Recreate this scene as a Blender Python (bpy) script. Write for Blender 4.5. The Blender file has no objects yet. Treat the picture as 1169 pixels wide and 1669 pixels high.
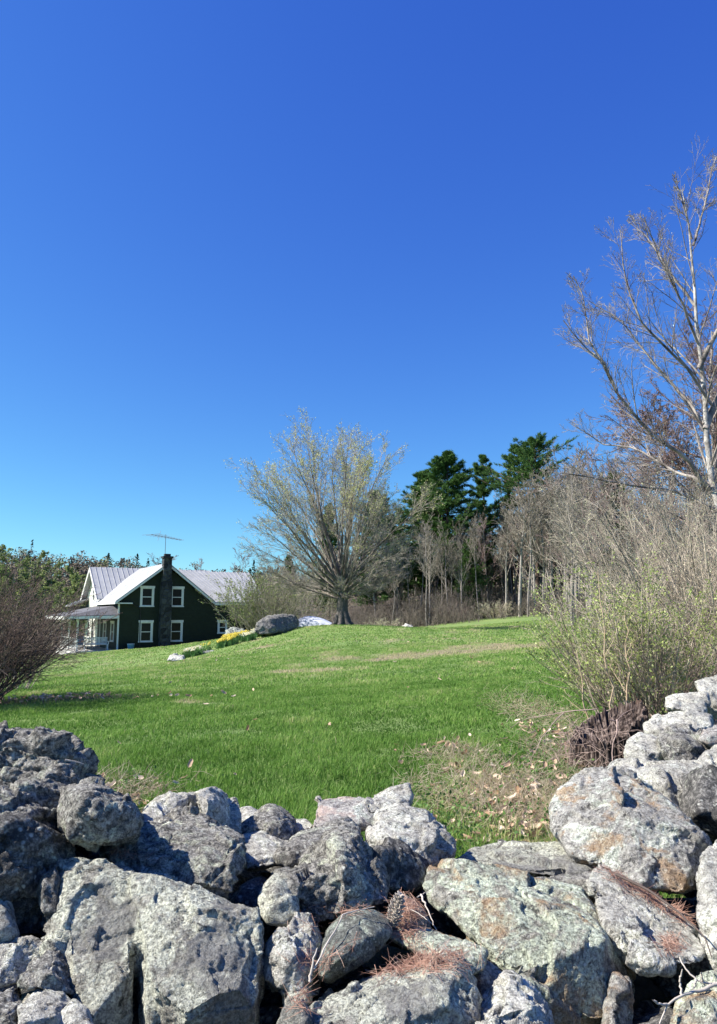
import bpy, bmesh, math, random
import numpy as np
from mathutils import Vector, Matrix
R = math.radians
C = bpy.context.scene.collection
rng = np.random.default_rng(7)

# ------------------------------------------------------------------ camera, sky, sun, exposure
EYE = 1.6
FPX = 1205.0
PITCH = math.atan(165.5 / FPX)
cam_d = bpy.data.cameras.new('camera')
cam = bpy.data.objects.new('camera', cam_d); C.objects.link(cam)
cam_d.sensor_fit = 'VERTICAL'; cam_d.sensor_height = 36.0; cam_d.lens = 36.0 * FPX / 1669.0
cam_d.clip_start = 0.05; cam_d.clip_end = 5000
cam.location = (0, 0, EYE); cam.rotation_euler = (math.pi / 2 + PITCH, 0, 0)
bpy.context.scene.camera = cam

SUN_EL = R(44)
SUN_AZ = math.atan2(-0.13, -1.0)                      # direction towards the sun in the xy plane (from +x, ccw)
SV = Vector((math.cos(SUN_AZ) * math.cos(SUN_EL), math.sin(SUN_AZ) * math.cos(SUN_EL), math.sin(SUN_EL)))
w = bpy.data.worlds.new('World'); bpy.context.scene.world = w; w.use_nodes = True
nt = w.node_tree; nt.nodes.clear()
sky = nt.nodes.new('ShaderNodeTexSky'); sky.sky_type = 'NISHITA'; sky.sun_disc = False
sky.sun_elevation = SUN_EL; sky.sun_rotation = math.pi / 2 - SUN_AZ
sky.altitude = 300; sky.air_density = 1.0; sky.dust_density = 0.1; sky.ozone_density = 3.0
bg = nt.nodes.new('ShaderNodeBackground'); bg.inputs[1].default_value = 0.07
wo = nt.nodes.new('ShaderNodeOutputWorld')
sep = nt.nodes.new('ShaderNodeSeparateColor'); comb = nt.nodes.new('ShaderNodeCombineColor'); nt.links.new(sky.outputs[0], sep.inputs[0])
EXPOSURE = 1.1
for ch, (gain, power) in enumerate(((2.25, 1.25), (3.50, 1.21), (2.08, 0.60))):       # the deep spring blue of this sky
    m1 = nt.nodes.new('ShaderNodeMath'); m1.operation = 'MULTIPLY'; m1.inputs[1].default_value = 0.05; nt.links.new(sep.outputs[ch], m1.inputs[0])
    m2 = nt.nodes.new('ShaderNodeMath'); m2.operation = 'POWER'; m2.inputs[1].default_value = power; nt.links.new(m1.outputs[0], m2.inputs[0])
    m3 = nt.nodes.new('ShaderNodeMath'); m3.operation = 'MULTIPLY'; m3.inputs[1].default_value = gain / 2 ** EXPOSURE / 0.07; nt.links.new(m2.outputs[0], m3.inputs[0])
    nt.links.new(m3.outputs[0], comb.inputs[ch])
nt.links.new(comb.outputs[0], bg.inputs[0]); nt.links.new(bg.outputs[0], wo.inputs[0])
sd = bpy.data.lights.new('sun', 'SUN'); sd.energy = 5.0; sd.angle = R(0.5); sd.color = (1.0, 0.93, 0.84)
sun = bpy.data.objects.new('sun', sd); C.objects.link(sun)
sun.rotation_euler = SV.to_track_quat('Z', 'Y').to_euler()
vs = bpy.context.scene.view_settings
vs.view_transform = 'Standard'; vs.look = 'None'; vs.gamma = 1; vs.use_curve_mapping = False; vs.exposure = EXPOSURE
bpy.context.scene.cycles.max_bounces = 6
bpy.context.scene.cycles.diffuse_bounces = 2

# ------------------------------------------------------------------ helpers
CP, SP = math.cos(PITCH), math.sin(PITCH)
def W(px, py, d):
    a = (px - 584.5) / FPX; b = (834.5 - py) / FPX
    dy = CP - b * SP; dz = SP + b * CP
    return np.array([a * d / dy, d, EYE + dz * d / dy])
def tag(o, label=None, cat=None, group=None, kind=None):
    if label: o['label'] = label
    if cat: o['category'] = cat
    if group: o['group'] = group
    if kind: o['kind'] = kind
    return o
def empty(name, loc, rz=0.0):
    o = bpy.data.objects.new(name, None); C.objects.link(o); o.location = [float(v) for v in loc]; o.rotation_euler = (0, 0, rz)
    o.empty_display_size = 0.2
    return o
def mesh_obj(name, me, mat=None, parent=None, loc=None):
    o = bpy.data.objects.new(name, me); C.objects.link(o)
    if mat is not None: me.materials.append(mat)
    if parent is not None: o.parent = parent
    if loc is not None: o.location = [float(v) for v in loc]
    return o
def np_mesh(name, verts, faces_list, attrs=None, smooth=True):
    """faces_list: list of int arrays (n,k)"""
    me = bpy.data.meshes.new(name)
    verts = np.asarray(verts, dtype=np.float32)
    me.vertices.add(len(verts)); me.vertices.foreach_set('co', verts.ravel())
    fl = [np.asarray(f, dtype=np.int32) for f in faces_list if len(f)]
    loops = np.concatenate([f.ravel() for f in fl]); tot = np.concatenate([np.full(len(f), f.shape[1], np.int32) for f in fl])
    start = np.concatenate([[0], np.cumsum(tot)[:-1]]).astype(np.int32)
    me.loops.add(len(loops)); me.loops.foreach_set('vertex_index', loops)
    me.polygons.add(len(tot)); me.polygons.foreach_set('loop_start', start); me.polygons.foreach_set('loop_total', tot)
    me.polygons.foreach_set('use_smooth', np.full(len(tot), smooth, dtype=bool))
    if attrs:
        for k, v in attrs.items():
            a = me.attributes.new(k, 'FLOAT', 'POINT'); a.data.foreach_set('value', np.asarray(v, np.float32))
    me.update(calc_edges=True); me.validate()
    return me
def copy_tree(o, parent=None):
    c = o.copy(); C.objects.link(c)
    if parent is not None: c.parent = parent
    for ch in list(o.children): copy_tree(ch, c)
    return c

# gradient noise
_prng = np.random.default_rng(11)
PERM = np.tile(_prng.permutation(256), 3).astype(np.int32)
_g = _prng.normal(size=(256, 3)); GRAD = (_g / np.linalg.norm(_g, axis=1)[:, None]).astype(np.float32)
def perlin(p):
    p = np.asarray(p, np.float32)
    i = np.floor(p).astype(np.int32); f = p - i; i &= 255
    u = f * f * f * (f * (f * 6 - 15) + 10)
    out = 0
    for dx in (0, 1):
        for dy in (0, 1):
            for dz in (0, 1):
                h = PERM[PERM[PERM[i[:, 0] + dx] + i[:, 1] + dy] + i[:, 2] + dz]
                g = GRAD[h]
                v = g[:, 0] * (f[:, 0] - dx) + g[:, 1] * (f[:, 1] - dy) + g[:, 2] * (f[:, 2] - dz)
                wx = u[:, 0] if dx else 1 - u[:, 0]; wy = u[:, 1] if dy else 1 - u[:, 1]; wz = u[:, 2] if dz else 1 - u[:, 2]
                out = out + v * wx * wy * wz
    return out
def fbm(p, sc, octs=4, seed=0.0, ridged=False):
    s = 0; a = 1.0; p = np.asarray(p, np.float32) * sc + seed; n = 0
    for _ in range(octs):
        v = perlin(p)
        if ridged: v = 0.5 - np.abs(v) * 2
        s = s + a * v; n += a; a *= 0.5; p = p * 2.03 + 17.3
    return s / n
def worley(p, sc, seed=0.0):
    """cell value of nearest feature, F1, F2"""
    p = np.asarray(p, np.float32) * sc + seed
    i = np.floor(p).astype(np.int32); f = p - i
    f1 = np.full(len(p), 9.0, np.float32); f2 = f1.copy(); val = np.zeros(len(p), np.float32)
    for dx in (-1, 0, 1):
        for dy in (-1, 0, 1):
            for dz in (-1, 0, 1):
                c = (i + (dx, dy, dz)) & 255
                h = PERM[PERM[PERM[c[:, 0]] + c[:, 1]] + c[:, 2]]
                jit = GRAD[h] * 0.35 + 0.5
                q = jit + (dx, dy, dz) - f
                d = np.sqrt((q * q).sum(1))
                m = d < f1
                f2 = np.where(m, f1, np.minimum(f2, d)); val = np.where(m, h / 255.0, val); f1 = np.where(m, d, f1)
    return val, f1, f2

# ------------------------------------------------------------------ materials
class NT:
    def __init__(s, name):
        s.m = bpy.data.materials.new(name); s.m.use_nodes = True; s.t = s.m.node_tree; s.t.nodes.clear()
        s.out = s.n('ShaderNodeOutputMaterial'); s.b = s.n('ShaderNodeBsdfPrincipled'); s.l(s.b.outputs[0], s.out.inputs[0])
        s.tc = s.n('ShaderNodeTexCoord').outputs['Object']
        s.b.inputs['Specular IOR Level'].default_value = 0.25
    def n(s, t, **k):
        x = s.t.nodes.new(t)
        for a, b in k.items(): setattr(x, a, b)
        return x
    def l(s, a, b): s.t.links.new(a, b)
    def noise(s, sc, det=4, rough=0.6, vec=None, dist=0.0):
        x = s.n('ShaderNodeTexNoise'); x.inputs['Scale'].default_value = sc; x.inputs['Detail'].default_value = det
        x.inputs['Roughness'].default_value = rough; x.inputs['Distortion'].default_value = dist
        s.l(vec or s.tc, x.inputs['Vector']); return x.outputs['Fac']
    def ramp(s, fac, stops):
        x = s.n('ShaderNodeValToRGB'); s.l(fac, x.inputs[0]); e = x.color_ramp.elements
        while len(e) < len(stops): e.new(0.5)
        for i, (p, c) in enumerate(stops):
            e[i].position = p; e[i].color = (c, c, c, 1) if not hasattr(c, '__len__') else (*c, 1)
        return x.outputs[0]
    def mix(s, f, a, b, mode='MIX'):
        x = s.n('ShaderNodeMix', data_type='RGBA', blend_type=mode)
        if hasattr(f, 'links'): s.l(f, x.inputs[0])
        else: x.inputs[0].default_value = f
        for v, k in ((a, 6), (b, 7)):
            if hasattr(v, 'links'): s.l(v, x.inputs[k])
            else: x.inputs[k].default_value = (*v, 1)
        return x.outputs[2]
    def attr(s, name):
        return s.n('ShaderNodeAttribute', attribute_name=name).outputs['Fac']
    def col(s, c, rough=0.8):
        if hasattr(c, 'links'): s.l(c, s.b.inputs['Base Color'])
        else: s.b.inputs['Base Color'].default_value = (*c, 1)
        s.b.inputs['Roughness'].default_value = rough
    def bump(s, h, strength=0.5, dist=0.01):
        x = s.n('ShaderNodeBump'); x.inputs['Strength'].default_value = strength; x.inputs['Distance'].default_value = dist
        s.l(h, x.inputs['Height']); s.l(x.outputs[0], s.b.inputs['Normal'])
    def translucent(s, colr, fac):
        t = s.n('ShaderNodeBsdfTranslucent'); mx = s.n('ShaderNodeMixShader'); mx.inputs[0].default_value = fac
        if hasattr(colr, 'links'): s.l(colr, t.inputs[0])
        else: t.inputs[0].default_value = (*colr, 1)
        s.l(s.b.outputs[0], mx.inputs[1]); s.l(t.outputs[0], mx.inputs[2]); s.l(mx.outputs[0], s.out.inputs[0])

def plain(name, c, rough=0.7, var=0.15, sc=8, metal=0.0):
    t = NT(name); f = t.noise(sc, 4)
    lo = tuple(v * (1 - var) for v in c); hi = tuple(min(1, v * (1 + var)) for v in c)
    t.col(t.ramp(f, [(0.3, lo), (0.7, hi)]), rough); t.b.inputs['Metallic'].default_value = metal
    t.bump(f, 0.1, 0.01)
    return t.m

def rock_mat(name, dark=(0.055, 0.055, 0.055), mid=(0.25, 0.24, 0.225), light=(0.55, 0.54, 0.50), lichen=(0.42, 0.44, 0.36), lich=0.5,
             rust=0.0, pink=0.0, stain=0.0, spread=0.0, sc=1.0):
    t = NT(name)
    oi = t.n('ShaderNodeObjectInfo').outputs['Random']
    ad = t.n('ShaderNodeVectorMath', operation='ADD'); t.l(t.tc, ad.inputs[0])
    cx = t.n('ShaderNodeCombineXYZ'); mu = t.n('ShaderNodeMath', operation='MULTIPLY'); t.l(oi, mu.inputs[0]); mu.inputs[1].default_value = 37.0
    t.l(mu.outputs[0], cx.inputs[0]); t.l(mu.outputs[0], cx.inputs[1]); t.l(cx.outputs[0], ad.inputs[1])
    v = ad.outputs[0]
    fine = t.noise(170 * sc, 3, 0.8, v)
    med = t.noise(48 * sc, 8, 0.85, v, 0.3)
    base = t.ramp(med, [(0.42 + spread, dark), (0.495 + spread, mid), (0.58 + spread, light)])
    # mineral grain
    base = t.mix(t.ramp(fine, [(0.38, 0.0), (0.62, 1.0)]), t.mix(0.6, base, dark, 'MIX'), base)
    # crusty lichen patches
    lm = t.noise(9 * sc, 8, 0.72, v, 1.0)
    lmask = t.ramp(lm, [(0.62 - 0.22 * lich, 0.0), (0.70 - 0.22 * lich, 1.0)])
    lfine = t.noise(85 * sc, 5, 0.85, v)
    lc = t.ramp(lfine, [(0.41, tuple(x * 0.40 for x in lichen)), (0.50, lichen), (0.60, tuple(min(0.8, x * 1.55 + 0.03) for x in lichen))])
    c = t.mix(lmask, base, lc)
    # pale crust spots
    vo = t.n('ShaderNodeTexVoronoi'); vo.inputs['Scale'].default_value = 60 * sc; t.l(v, vo.inputs['Vector'])
    sp = t.ramp(vo.outputs['Distance'], [(0.18, 1.0), (0.34, 0.0)])
    gate = t.ramp(t.noise(13, 4, 0.6, v), [(0.5, 0.0), (0.6, 0.75)])
    mm = t.n('ShaderNodeMath', operation='MULTIPLY'); t.l(sp, mm.inputs[0]); t.l(gate, mm.inputs[1])
    c = t.mix(mm.outputs[0], c, (0.58, 0.60, 0.56))
    # black algae patches
    bm = t.ramp(t.noise(22 * sc, 9, 0.85, v, 0.5), [(0.40, 0.9), (0.45, 0.0)])
    c = t.mix(bm, c, (0.035, 0.035, 0.038))
    if stain > 0:
        rm = t.ramp(t.noise(3.0, 4, 0.55, v, 0.3), [(0.56, 0.0), (0.59, 0.8 * stain)])
        c = t.mix(rm, c, t.ramp(lfine, [(0.4, (0.13, 0.127, 0.125)), (0.6, (0.27, 0.265, 0.26))]))
    if rust > 0:
        rm = t.ramp(t.noise(5.5, 6, 0.65, v, 0.5), [(0.66 - 0.2 * rust, 0.0), (0.74 - 0.2 * rust, 0.75)])
        c = t.mix(rm, c, t.ramp(fine, [(0.35, (0.16, 0.09, 0.045)), (0.65, (0.52, 0.36, 0.22))]))
    if pink > 0:
        rm = t.ramp(t.noise(4.5, 5, 0.6, v), [(0.62 - 0.2 * pink, 0.0), (0.72 - 0.2 * pink, 0.6)])
        c = t.mix(rm, c, (0.52, 0.38, 0.33))
    c = t.mix(1.0, c, t.ramp(t.noise(3.2, 3, 0.5, v), [(0.35, (0.76, 0.755, 0.73)), (0.65, (1.0, 1.0, 0.97))]), 'MULTIPLY'); c = t.mix(1.0, c, (1.38, 1.39, 1.38), 'MULTIPLY'); t.col(c, 0.93); t.b.inputs['Specular IOR Level'].default_value = 0.15
    h = t.n('ShaderNodeMath', operation='ADD'); t.l(fine, h.inputs[0]); t.l(lfine, h.inputs[1])
    t.bump(h.outputs[0], 1.0, 0.009)
    return t.m

def bark_mat(name, a, b, sc=10.0, streak=5.0, cov=None):
    t = NT(name)
    mp = t.n('ShaderNodeMapping'); mp.inputs['Scale'].default_value = (streak, streak, 1); t.l(t.tc, mp.inputs[0])
    f = t.noise(sc, 5, 0.7, mp.outputs[0])
    c = t.ramp(f, [(0.35, a), (0.62, b)])
    if cov: c = t.mix(t.ramp(t.noise(3, 5, 0.6), [(0.5, 0.0), (0.6, 0.7)]), c, cov)
    t.col(c, 0.9); t.bump(f, 0.6, 0.02)
    return t.m
def leaf_mat(name, a, b, tr=0.3, cc=None):
    t = NT(name)
    st = [(0.0, a), (1.0, b)] if cc is None else [(0.0, a), (0.6, b), (1.0, cc)]
    c = t.ramp(t.attr('var'), st); t.col(c, 0.7)
    if tr: t.translucent(c, tr)
    return t.m

# ------------------------------------------------------------------ terrain
CT = []
def ct(px, py, d): CT.append(W(px, py, d))
def cw(x, y, z): CT.append(np.array([x, y, z], float))
for a in ((-6, 0, -0.1), (0, -1, -0.05), (6, 0, 0.1), (-3, 2.2, 0.05), (0, 2.2, 0.1), (3.2, 2.2, 0.15), (-4, 5, 0.15), (-1, 5.2, 0.24), (1, 4.4, 0.33), (3, 6, 0.35),
          (-9, 9, 0.0), (6, 10, 0.5), (12, 20, 1.0), (-20, 20, -0.6), (-30, 45, -1.6), (25, 40, 1.6), (-14, 80, -2.2), (0, 75, -0.6), (40, 90, 3.0), (-45, 80, -3), (10, 110, 2.0), (30, 20, 1.6), (-30, 5, -0.5)): cw(*a)
ct(20, 1150, 12.5); ct(400, 1130, 13.8); ct(800, 1110, 14.5)
ct(300, 1056, 56); ct(200, 1058, 54); ct(100, 1070, 50); ct(370, 1052, 58)
ct(288, 1078, 36); ct(340, 1065, 36.5); ct(400, 1045, 38.5); ct(450, 1033, 40); ct(490, 1023, 42); ct(560, 1019, 45); ct(640, 1026, 47); ct(760, 1024, 52)
ct(560, 1045, 30); ct(880, 1040, 34); ct(860, 1004, 76); ct(700, 1022, 72); ct(120, 1100, 24); ct(700, 1060, 25)
CT = np.array(CT)
def _U(r2): return np.where(r2 > 1e-9, 0.5 * r2 * np.log(np.maximum(r2, 1e-9)), 0.0)
_n = len(CT); _d2 = ((CT[:, None, :2] - CT[None, :, :2]) ** 2).sum(-1)
_A = np.zeros((_n + 3, _n + 3)); _A[:_n, :_n] = _U(_d2) + np.eye(_n) * 2.0; _A[:_n, _n] = 1; _A[:_n, _n + 1:] = CT[:, :2]; _A[_n:, :_n] = _A[:_n, _n:].T
_S = np.linalg.solve(_A, np.concatenate([CT[:, 2], np.zeros(3)]))
def smooth01(t): t = np.clip(t, 0, 1); return t * t * (3 - 2 * t)
def hill(x, y):
    """wooded ridge far off on the left"""
    u = np.exp(-((x + 150) / 95.0) ** 2) * 19 + np.exp(-((x + 45) / 40.0) ** 2) * 5 + 2.2 * np.sin(x * 0.055 + 1) + 1.3 * np.sin(x * 0.13) + np.exp(-((x - 120) / 110.0) ** 2) * 16
    return u * smooth01((y - 110) / 150.0)
def gz(x, y):
    x = np.asarray(x, float); y = np.asarray(y, float); sh = x.shape; xf, yf = x.ravel(), y.ravel()
    out = np.empty(len(xf))
    for s in range(0, len(xf), 60000):
        a, b = xf[s:s + 60000], yf[s:s + 60000]
        ac = np.clip(a, -60, 60); bc = np.clip(b, -8, 115)
        r2 = (ac[:, None] - CT[None, :, 0]) ** 2 + (bc[:, None] - CT[None, :, 1]) ** 2
        out[s:s + 60000] = _U(r2) @ _S[:_n] + _S[_n] + _S[_n + 1] * ac + _S[_n + 2] * bc
    out = np.clip(out, -4.5, 5) + hill(xf, yf)
    return out.reshape(sh)
def g1(x, y): return float(gz(np.array([x]), np.array([y]))[0])
def G(px, d, dz=0.0):
    p = W(px, 1000, d); return np.array([p[0], d, g1(p[0], d) + dz])

# dry / bare patches of the lawn, (x, y, rx, ry)
DRY = []
for px, py, d, rx, ry in ((845, 1060, 25, 2.6, 2.6), (740, 1066, 24, 1.6, 1.0), (505, 1098, 19, 1.3, 0.9), (700, 1070, 23, 2.6, 1.2), (310, 1150, 12.2, 0.4, 0.35), (180, 1170, 10.8, 0.3, 0.2), (640, 1078, 22, 1.2, 0.9), (785, 1300, 5.3, 0.42, 0.9), (420, 1052, 33, 1.2, 1.5), (860, 1330, 4.7, 0.4, 0.9)):
    p = W(px, py, d); DRY.append((p[0], d, rx, ry))
def dryness(x, y):
    p = np.stack([x, y, np.zeros_like(x)], 1)
    nz = fbm(p, 1.3, 4, 3.1); v = np.zeros(len(x))
    for a, b, rx, ry in DRY:
        v = np.maximum(v, 1.15 - np.sqrt(((x - a) / rx) ** 2 + ((y - b) / ry) ** 2) + nz * 1.6)
    v = np.clip(v, 0, 1)
    v2 = np.clip(fbm(p * (1, 0.45, 1), 0.55, 5, 9.0) * 3.4 - 0.30, 0, 1) * smooth01((y - 8) / 12.0) * 0.75
    return np.maximum(v, v2)

def build_ground():
    us = np.linspace(-1, 1, 340); xs = np.sinh(us * 6.2) / np.sinh(6.2) * 900
    vs_ = np.linspace(0, 1, 420); ys = -12 + (np.sinh(vs_ * 5.6) / np.sinh(5.6)) * 1500
    X, Y = np.meshgrid(xs, ys); Z = gz(X, Y)
    nearm = smooth01((Y - 3.0) / 2)
    P = np.stack([X.ravel(), Y.ravel(), np.zeros(X.size)], 1)
    Z = Z + (fbm(P, 0.8, 4) * 0.05).reshape(Z.shape) * nearm * (Y < 80)
    V = np.stack([X, Y, Z], -1).reshape(-1, 3)
    ny, nx = X.shape; idx = np.arange(ny * nx).reshape(ny, nx)
    F = np.stack([idx[:-1, :-1], idx[:-1, 1:], idx[1:, 1:], idx[1:, :-1]], -1).reshape(-1, 4)
    dr = dryness(V[:, 0], V[:, 1]) * (V[:, 1] < 90)
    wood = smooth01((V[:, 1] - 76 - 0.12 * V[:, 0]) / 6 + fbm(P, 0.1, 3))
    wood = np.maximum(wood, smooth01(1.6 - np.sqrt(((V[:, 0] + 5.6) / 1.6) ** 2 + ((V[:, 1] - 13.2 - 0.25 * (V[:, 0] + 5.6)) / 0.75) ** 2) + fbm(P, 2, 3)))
    wood = np.maximum(wood, smooth01(1.7 - np.sqrt(((V[:, 0] - 9.2) / 2.6) ** 2 + ((V[:, 1] - 50.5) / 1.5) ** 2) + fbm(P, 1.2, 3)))  # dark leaf litter strip on the far lawn, also paints in the maple's shadow
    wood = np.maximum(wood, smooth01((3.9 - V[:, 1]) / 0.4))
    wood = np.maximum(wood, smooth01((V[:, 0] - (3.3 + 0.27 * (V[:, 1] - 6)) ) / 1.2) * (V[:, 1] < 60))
    me = np_mesh('ground', V, [F], {'dry': dr, 'wood': wood})  # wood: leaf litter mask, also holds the painted maple shadow strip
    t = NT('ground')
    f1 = t.noise(1.2, 6, 0.65); f2 = t.noise(30, 4, 0.7); f3 = t.noise(0.25, 4, 0.6)
    g = t.ramp(f2, [(0.35, (0.07, 0.12, 0.035)), (0.55, (0.15, 0.23, 0.065)), (0.7, (0.25, 0.32, 0.12))])
    g = t.mix(t.ramp(f3, [(0.4, 0.0), (0.62, 0.6)]), g, (0.20, 0.28, 0.08))
    d = t.ramp(f2, [(0.35, (0.12, 0.095, 0.06)), (0.65, (0.33, 0.28, 0.19))])
    c = t.mix(t.attr('dry'), g, d)
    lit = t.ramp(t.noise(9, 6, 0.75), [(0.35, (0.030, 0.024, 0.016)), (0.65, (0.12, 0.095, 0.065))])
    c = t.mix(t.attr('wood'), c, lit)  # leaf litter, also the painted maple shadow on the far lawn
    t.col(c, 0.95); t.bump(t.noise(55, 4, 0.8), 0.7, 0.03)
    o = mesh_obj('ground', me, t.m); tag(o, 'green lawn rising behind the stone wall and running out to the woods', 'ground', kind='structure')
build_ground()

# ------------------------------------------------------------------ tubes and growth
def tube_arrays(batches, sides=4):
    V = []; F = []; off = 0; K = []
    for pts, rad in batches:
        B, N, _ = pts.shape
        tan = np.empty_like(pts); tan[:, 1:-1] = pts[:, 2:] - pts[:, :-2]; tan[:, 0] = pts[:, 1] - pts[:, 0]; tan[:, -1] = pts[:, -1] - pts[:, -2]
        tan /= np.linalg.norm(tan, axis=-1, keepdims=True) + 1e-9
        ref = np.where(np.abs(tan[:, :1, 2:3]) > 0.9, np.array([1.0, 0, 0]), np.array([0, 0, 1.0]))
        a = np.cross(tan, np.broadcast_to(ref, tan.shape)); a /= np.linalg.norm(a, axis=-1, keepdims=True) + 1e-9
        b = np.cross(tan, a)
        th = np.arange(sides) * 2 * math.pi / sides
        ring = pts[:, :, None, :] + rad[:, :, None, None] * (np.cos(th)[None, None, :, None] * a[:, :, None, :] + np.sin(th)[None, None, :, None] * b[:, :, None, :])
        V.append(ring.reshape(-1, 3))
        idx = (np.arange(B * N * sides) + off).reshape(B, N, sides); nx = np.roll(idx, -1, axis=2)
        F.append(np.stack([idx[:, :-1], nx[:, :-1], nx[:, 1:], idx[:, 1:]], -1).reshape(-1, 4))
        off += B * N * sides
    return np.concatenate(V), np.concatenate(F)
def tubes(name, batches, sides=4):
    V, F = tube_arrays(batches, sides)
    return np_mesh(name, V, [F])
def unit(v): return v / (np.linalg.norm(v, axis=-1, keepdims=True) + 1e-9)
def branches(rg, start, dr, ln, rad, nseg, wob, trop, taper=0.35):
    B = len(start); pts = np.empty((B, nseg + 1, 3)); pts[:, 0] = start; d = unit(dr.copy()); step = ln / nseg
    for k in range(nseg):
        d = unit(d + rg.normal(size=(B, 3)) * wob + np.array([0, 0, 1.0]) * trop)
        pts[:, k + 1] = pts[:, k] + d * step[:, None]
    t = np.linspace(0, 1, nseg + 1)[None]
    return pts, rad[:, None] * (1 - (1 - taper) * t)
def children_of(rg, pts, rad, ln, n, t0, ang, lenf, radf, rmin, t1=0.97, tf=0.75):
    B, N, _ = pts.shape
    t = t0 + (t1 - t0) * (np.arange(n)[None] + rg.random((B, n))) / n
    u = t * (N - 1); i = np.minimum(u.astype(int), N - 2); f = u - i
    bi = np.arange(B)[:, None]
    p = pts[bi, i] * (1 - f[..., None]) + pts[bi, i + 1] * f[..., None]
    tan = unit(pts[bi, i + 1] - pts[bi, i])
    r = rad[bi, i] * (1 - f) + rad[bi, i + 1] * f
    rv = rg.normal(size=(B, n, 3)); side = unit(rv - (rv * tan).sum(-1, keepdims=True) * tan)
    a = R(ang) * (0.7 + 0.6 * rg.random((B, n)))[..., None]
    d = tan * np.cos(a) + side * np.sin(a)
    L = ln[:, None] * lenf * (1.15 - tf * t) * (0.6 + 0.7 * rg.random((B, n)))
    rr = np.maximum(r * radf, rmin)
    return p.reshape(-1, 3), d.reshape(-1, 3), L.ravel(), rr.ravel()
def grow(rg, start, dr, ln, rad, levels, rmin):
    """levels: list of (nseg, wob, trop) with child spec (n, t0, ang, lenf, radf)"""
    out = []; s, d, L, r = start, dr, ln, rad
    for k, lv in enumerate(levels):
        pts, rd = branches(rg, s, d, L, r, lv['seg'], lv['wob'], lv['trop'], lv.get('taper', 0.35))
        rd = np.maximum(rd, rmin * 0.7)
        out.append((pts, rd))
        if 'n' in lv:
            s, d, L, r = children_of(rg, pts, rd, L, lv['n'], lv['t0'], lv['ang'], lv['lenf'], lv['radf'], rmin, tf=lv.get('tf', 0.75))
    return out
def leaf_quads(rg, centers, size, aspect=0.6, up=0.3):
    n = len(centers); a = unit(rg.normal(size=(n, 3)) + np.array([0, 0, up])); b = unit(np.cross(a, rg.normal(size=(n, 3))))
    s = size * (0.6 + 0.8 * rg.random(n))[:, None]
    V = np.stack([centers - b * s * aspect * .5, centers + a * s * .5 - b * 0, centers + b * s * aspect * .5, centers - a * s * .5], 1)
    F = np.arange(n * 4).reshape(n, 4); var = np.repeat(rg.random(n), 4)
    return V.reshape(-1, 3), F, var
def leaf_mesh(name, rg, batches, levels, per, size, spread, aspect=0.6, tmin=0.3, keep=None, up=0.3):
    P = []
    for k in levels:
        pts = batches[k][0]; B, N, _ = pts.shape
        bi = rg.integers(0, B, int(B * per)); t = tmin + (1 - tmin) * rg.random(len(bi)); u = t * (N - 1); i = np.minimum(u.astype(int), N - 2); f = (u - i)[:, None]
        P.append(pts[bi, i] * (1 - f) + pts[bi, i + 1] * f + rg.normal(size=(len(bi), 3)) * spread)
    P = np.concatenate(P)
    if keep is not None: P = P[keep(P)]
    V, F, var = leaf_quads(rg, P, size, aspect, up)
    return np_mesh(name, V, [F], {'var': var}, smooth=False)

# bark and leaf materials
M_maple = bark_mat('maple_bark', (0.045, 0.038, 0.032), (0.17, 0.155, 0.14))
M_maple_twig = bark_mat('maple_twig', (0.13, 0.115, 0.095), (0.46, 0.42, 0.36), 3, 1)
M_birch = bark_mat('birch_bark', (0.12, 0.105, 0.09), (0.50, 0.48, 0.44), 6, 1.0)
M_birch_twig = bark_mat('birch_twig', (0.07, 0.058, 0.05), (0.40, 0.36, 0.32), 3, 1)
M_redtwig = bark_mat('red_twig', (0.12, 0.085, 0.078), (0.31, 0.235, 0.21), 3, 1)
M_grey = bark_mat('grey_bark', (0.10, 0.09, 0.08), (0.34, 0.31, 0.28), 4, 4)
M_greytwig = bark_mat('grey_twig', (0.11, 0.10, 0.08), (0.34, 0.31, 0.25), 2, 1)
M_browntwig = bark_mat('brown_twig', (0.050, 0.038, 0.032), (0.185, 0.140, 0.115), 2, 1)
M_beige = bark_mat('beige_stem', (0.16, 0.13, 0.10), (0.60, 0.52, 0.40), 3, 1)
M_pinebark = bark_mat('pine_bark', (0.04, 0.03, 0.025), (0.13, 0.10, 0.08))
M_pine = leaf_mat('pine_needles', (0.026, 0.070, 0.018), (0.07, 0.15, 0.035), 0.25, (0.14, 0.24, 0.06))
M_bud = leaf_mat('yellow_green_buds', (0.32, 0.35, 0.13), (0.54, 0.57, 0.22), 0.4, (0.68, 0.69, 0.38))
M_young = leaf_mat('young_leaves', (0.18, 0.25, 0.06), (0.36, 0.45, 0.12), 0.4, (0.55, 0.60, 0.28))
M_palebud = leaf_mat('pale_buds', (0.32, 0.33, 0.20), (0.48, 0.50, 0.30), 0.35, (0.62, 0.60, 0.45))
M_redbud = leaf_mat('red_buds', (0.16, 0.10, 0.09), (0.30, 0.21, 0.19), 0.25)
M_olive = leaf_mat('olive_leaves', (0.07, 0.10, 0.03), (0.16, 0.21, 0.06), 0.35, (0.28, 0.34, 0.11))

M_green_spring = leaf_mat('spring_leaves', (0.09, 0.13, 0.045), (0.20, 0.27, 0.09), 0.4, (0.38, 0.44, 0.16))
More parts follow.
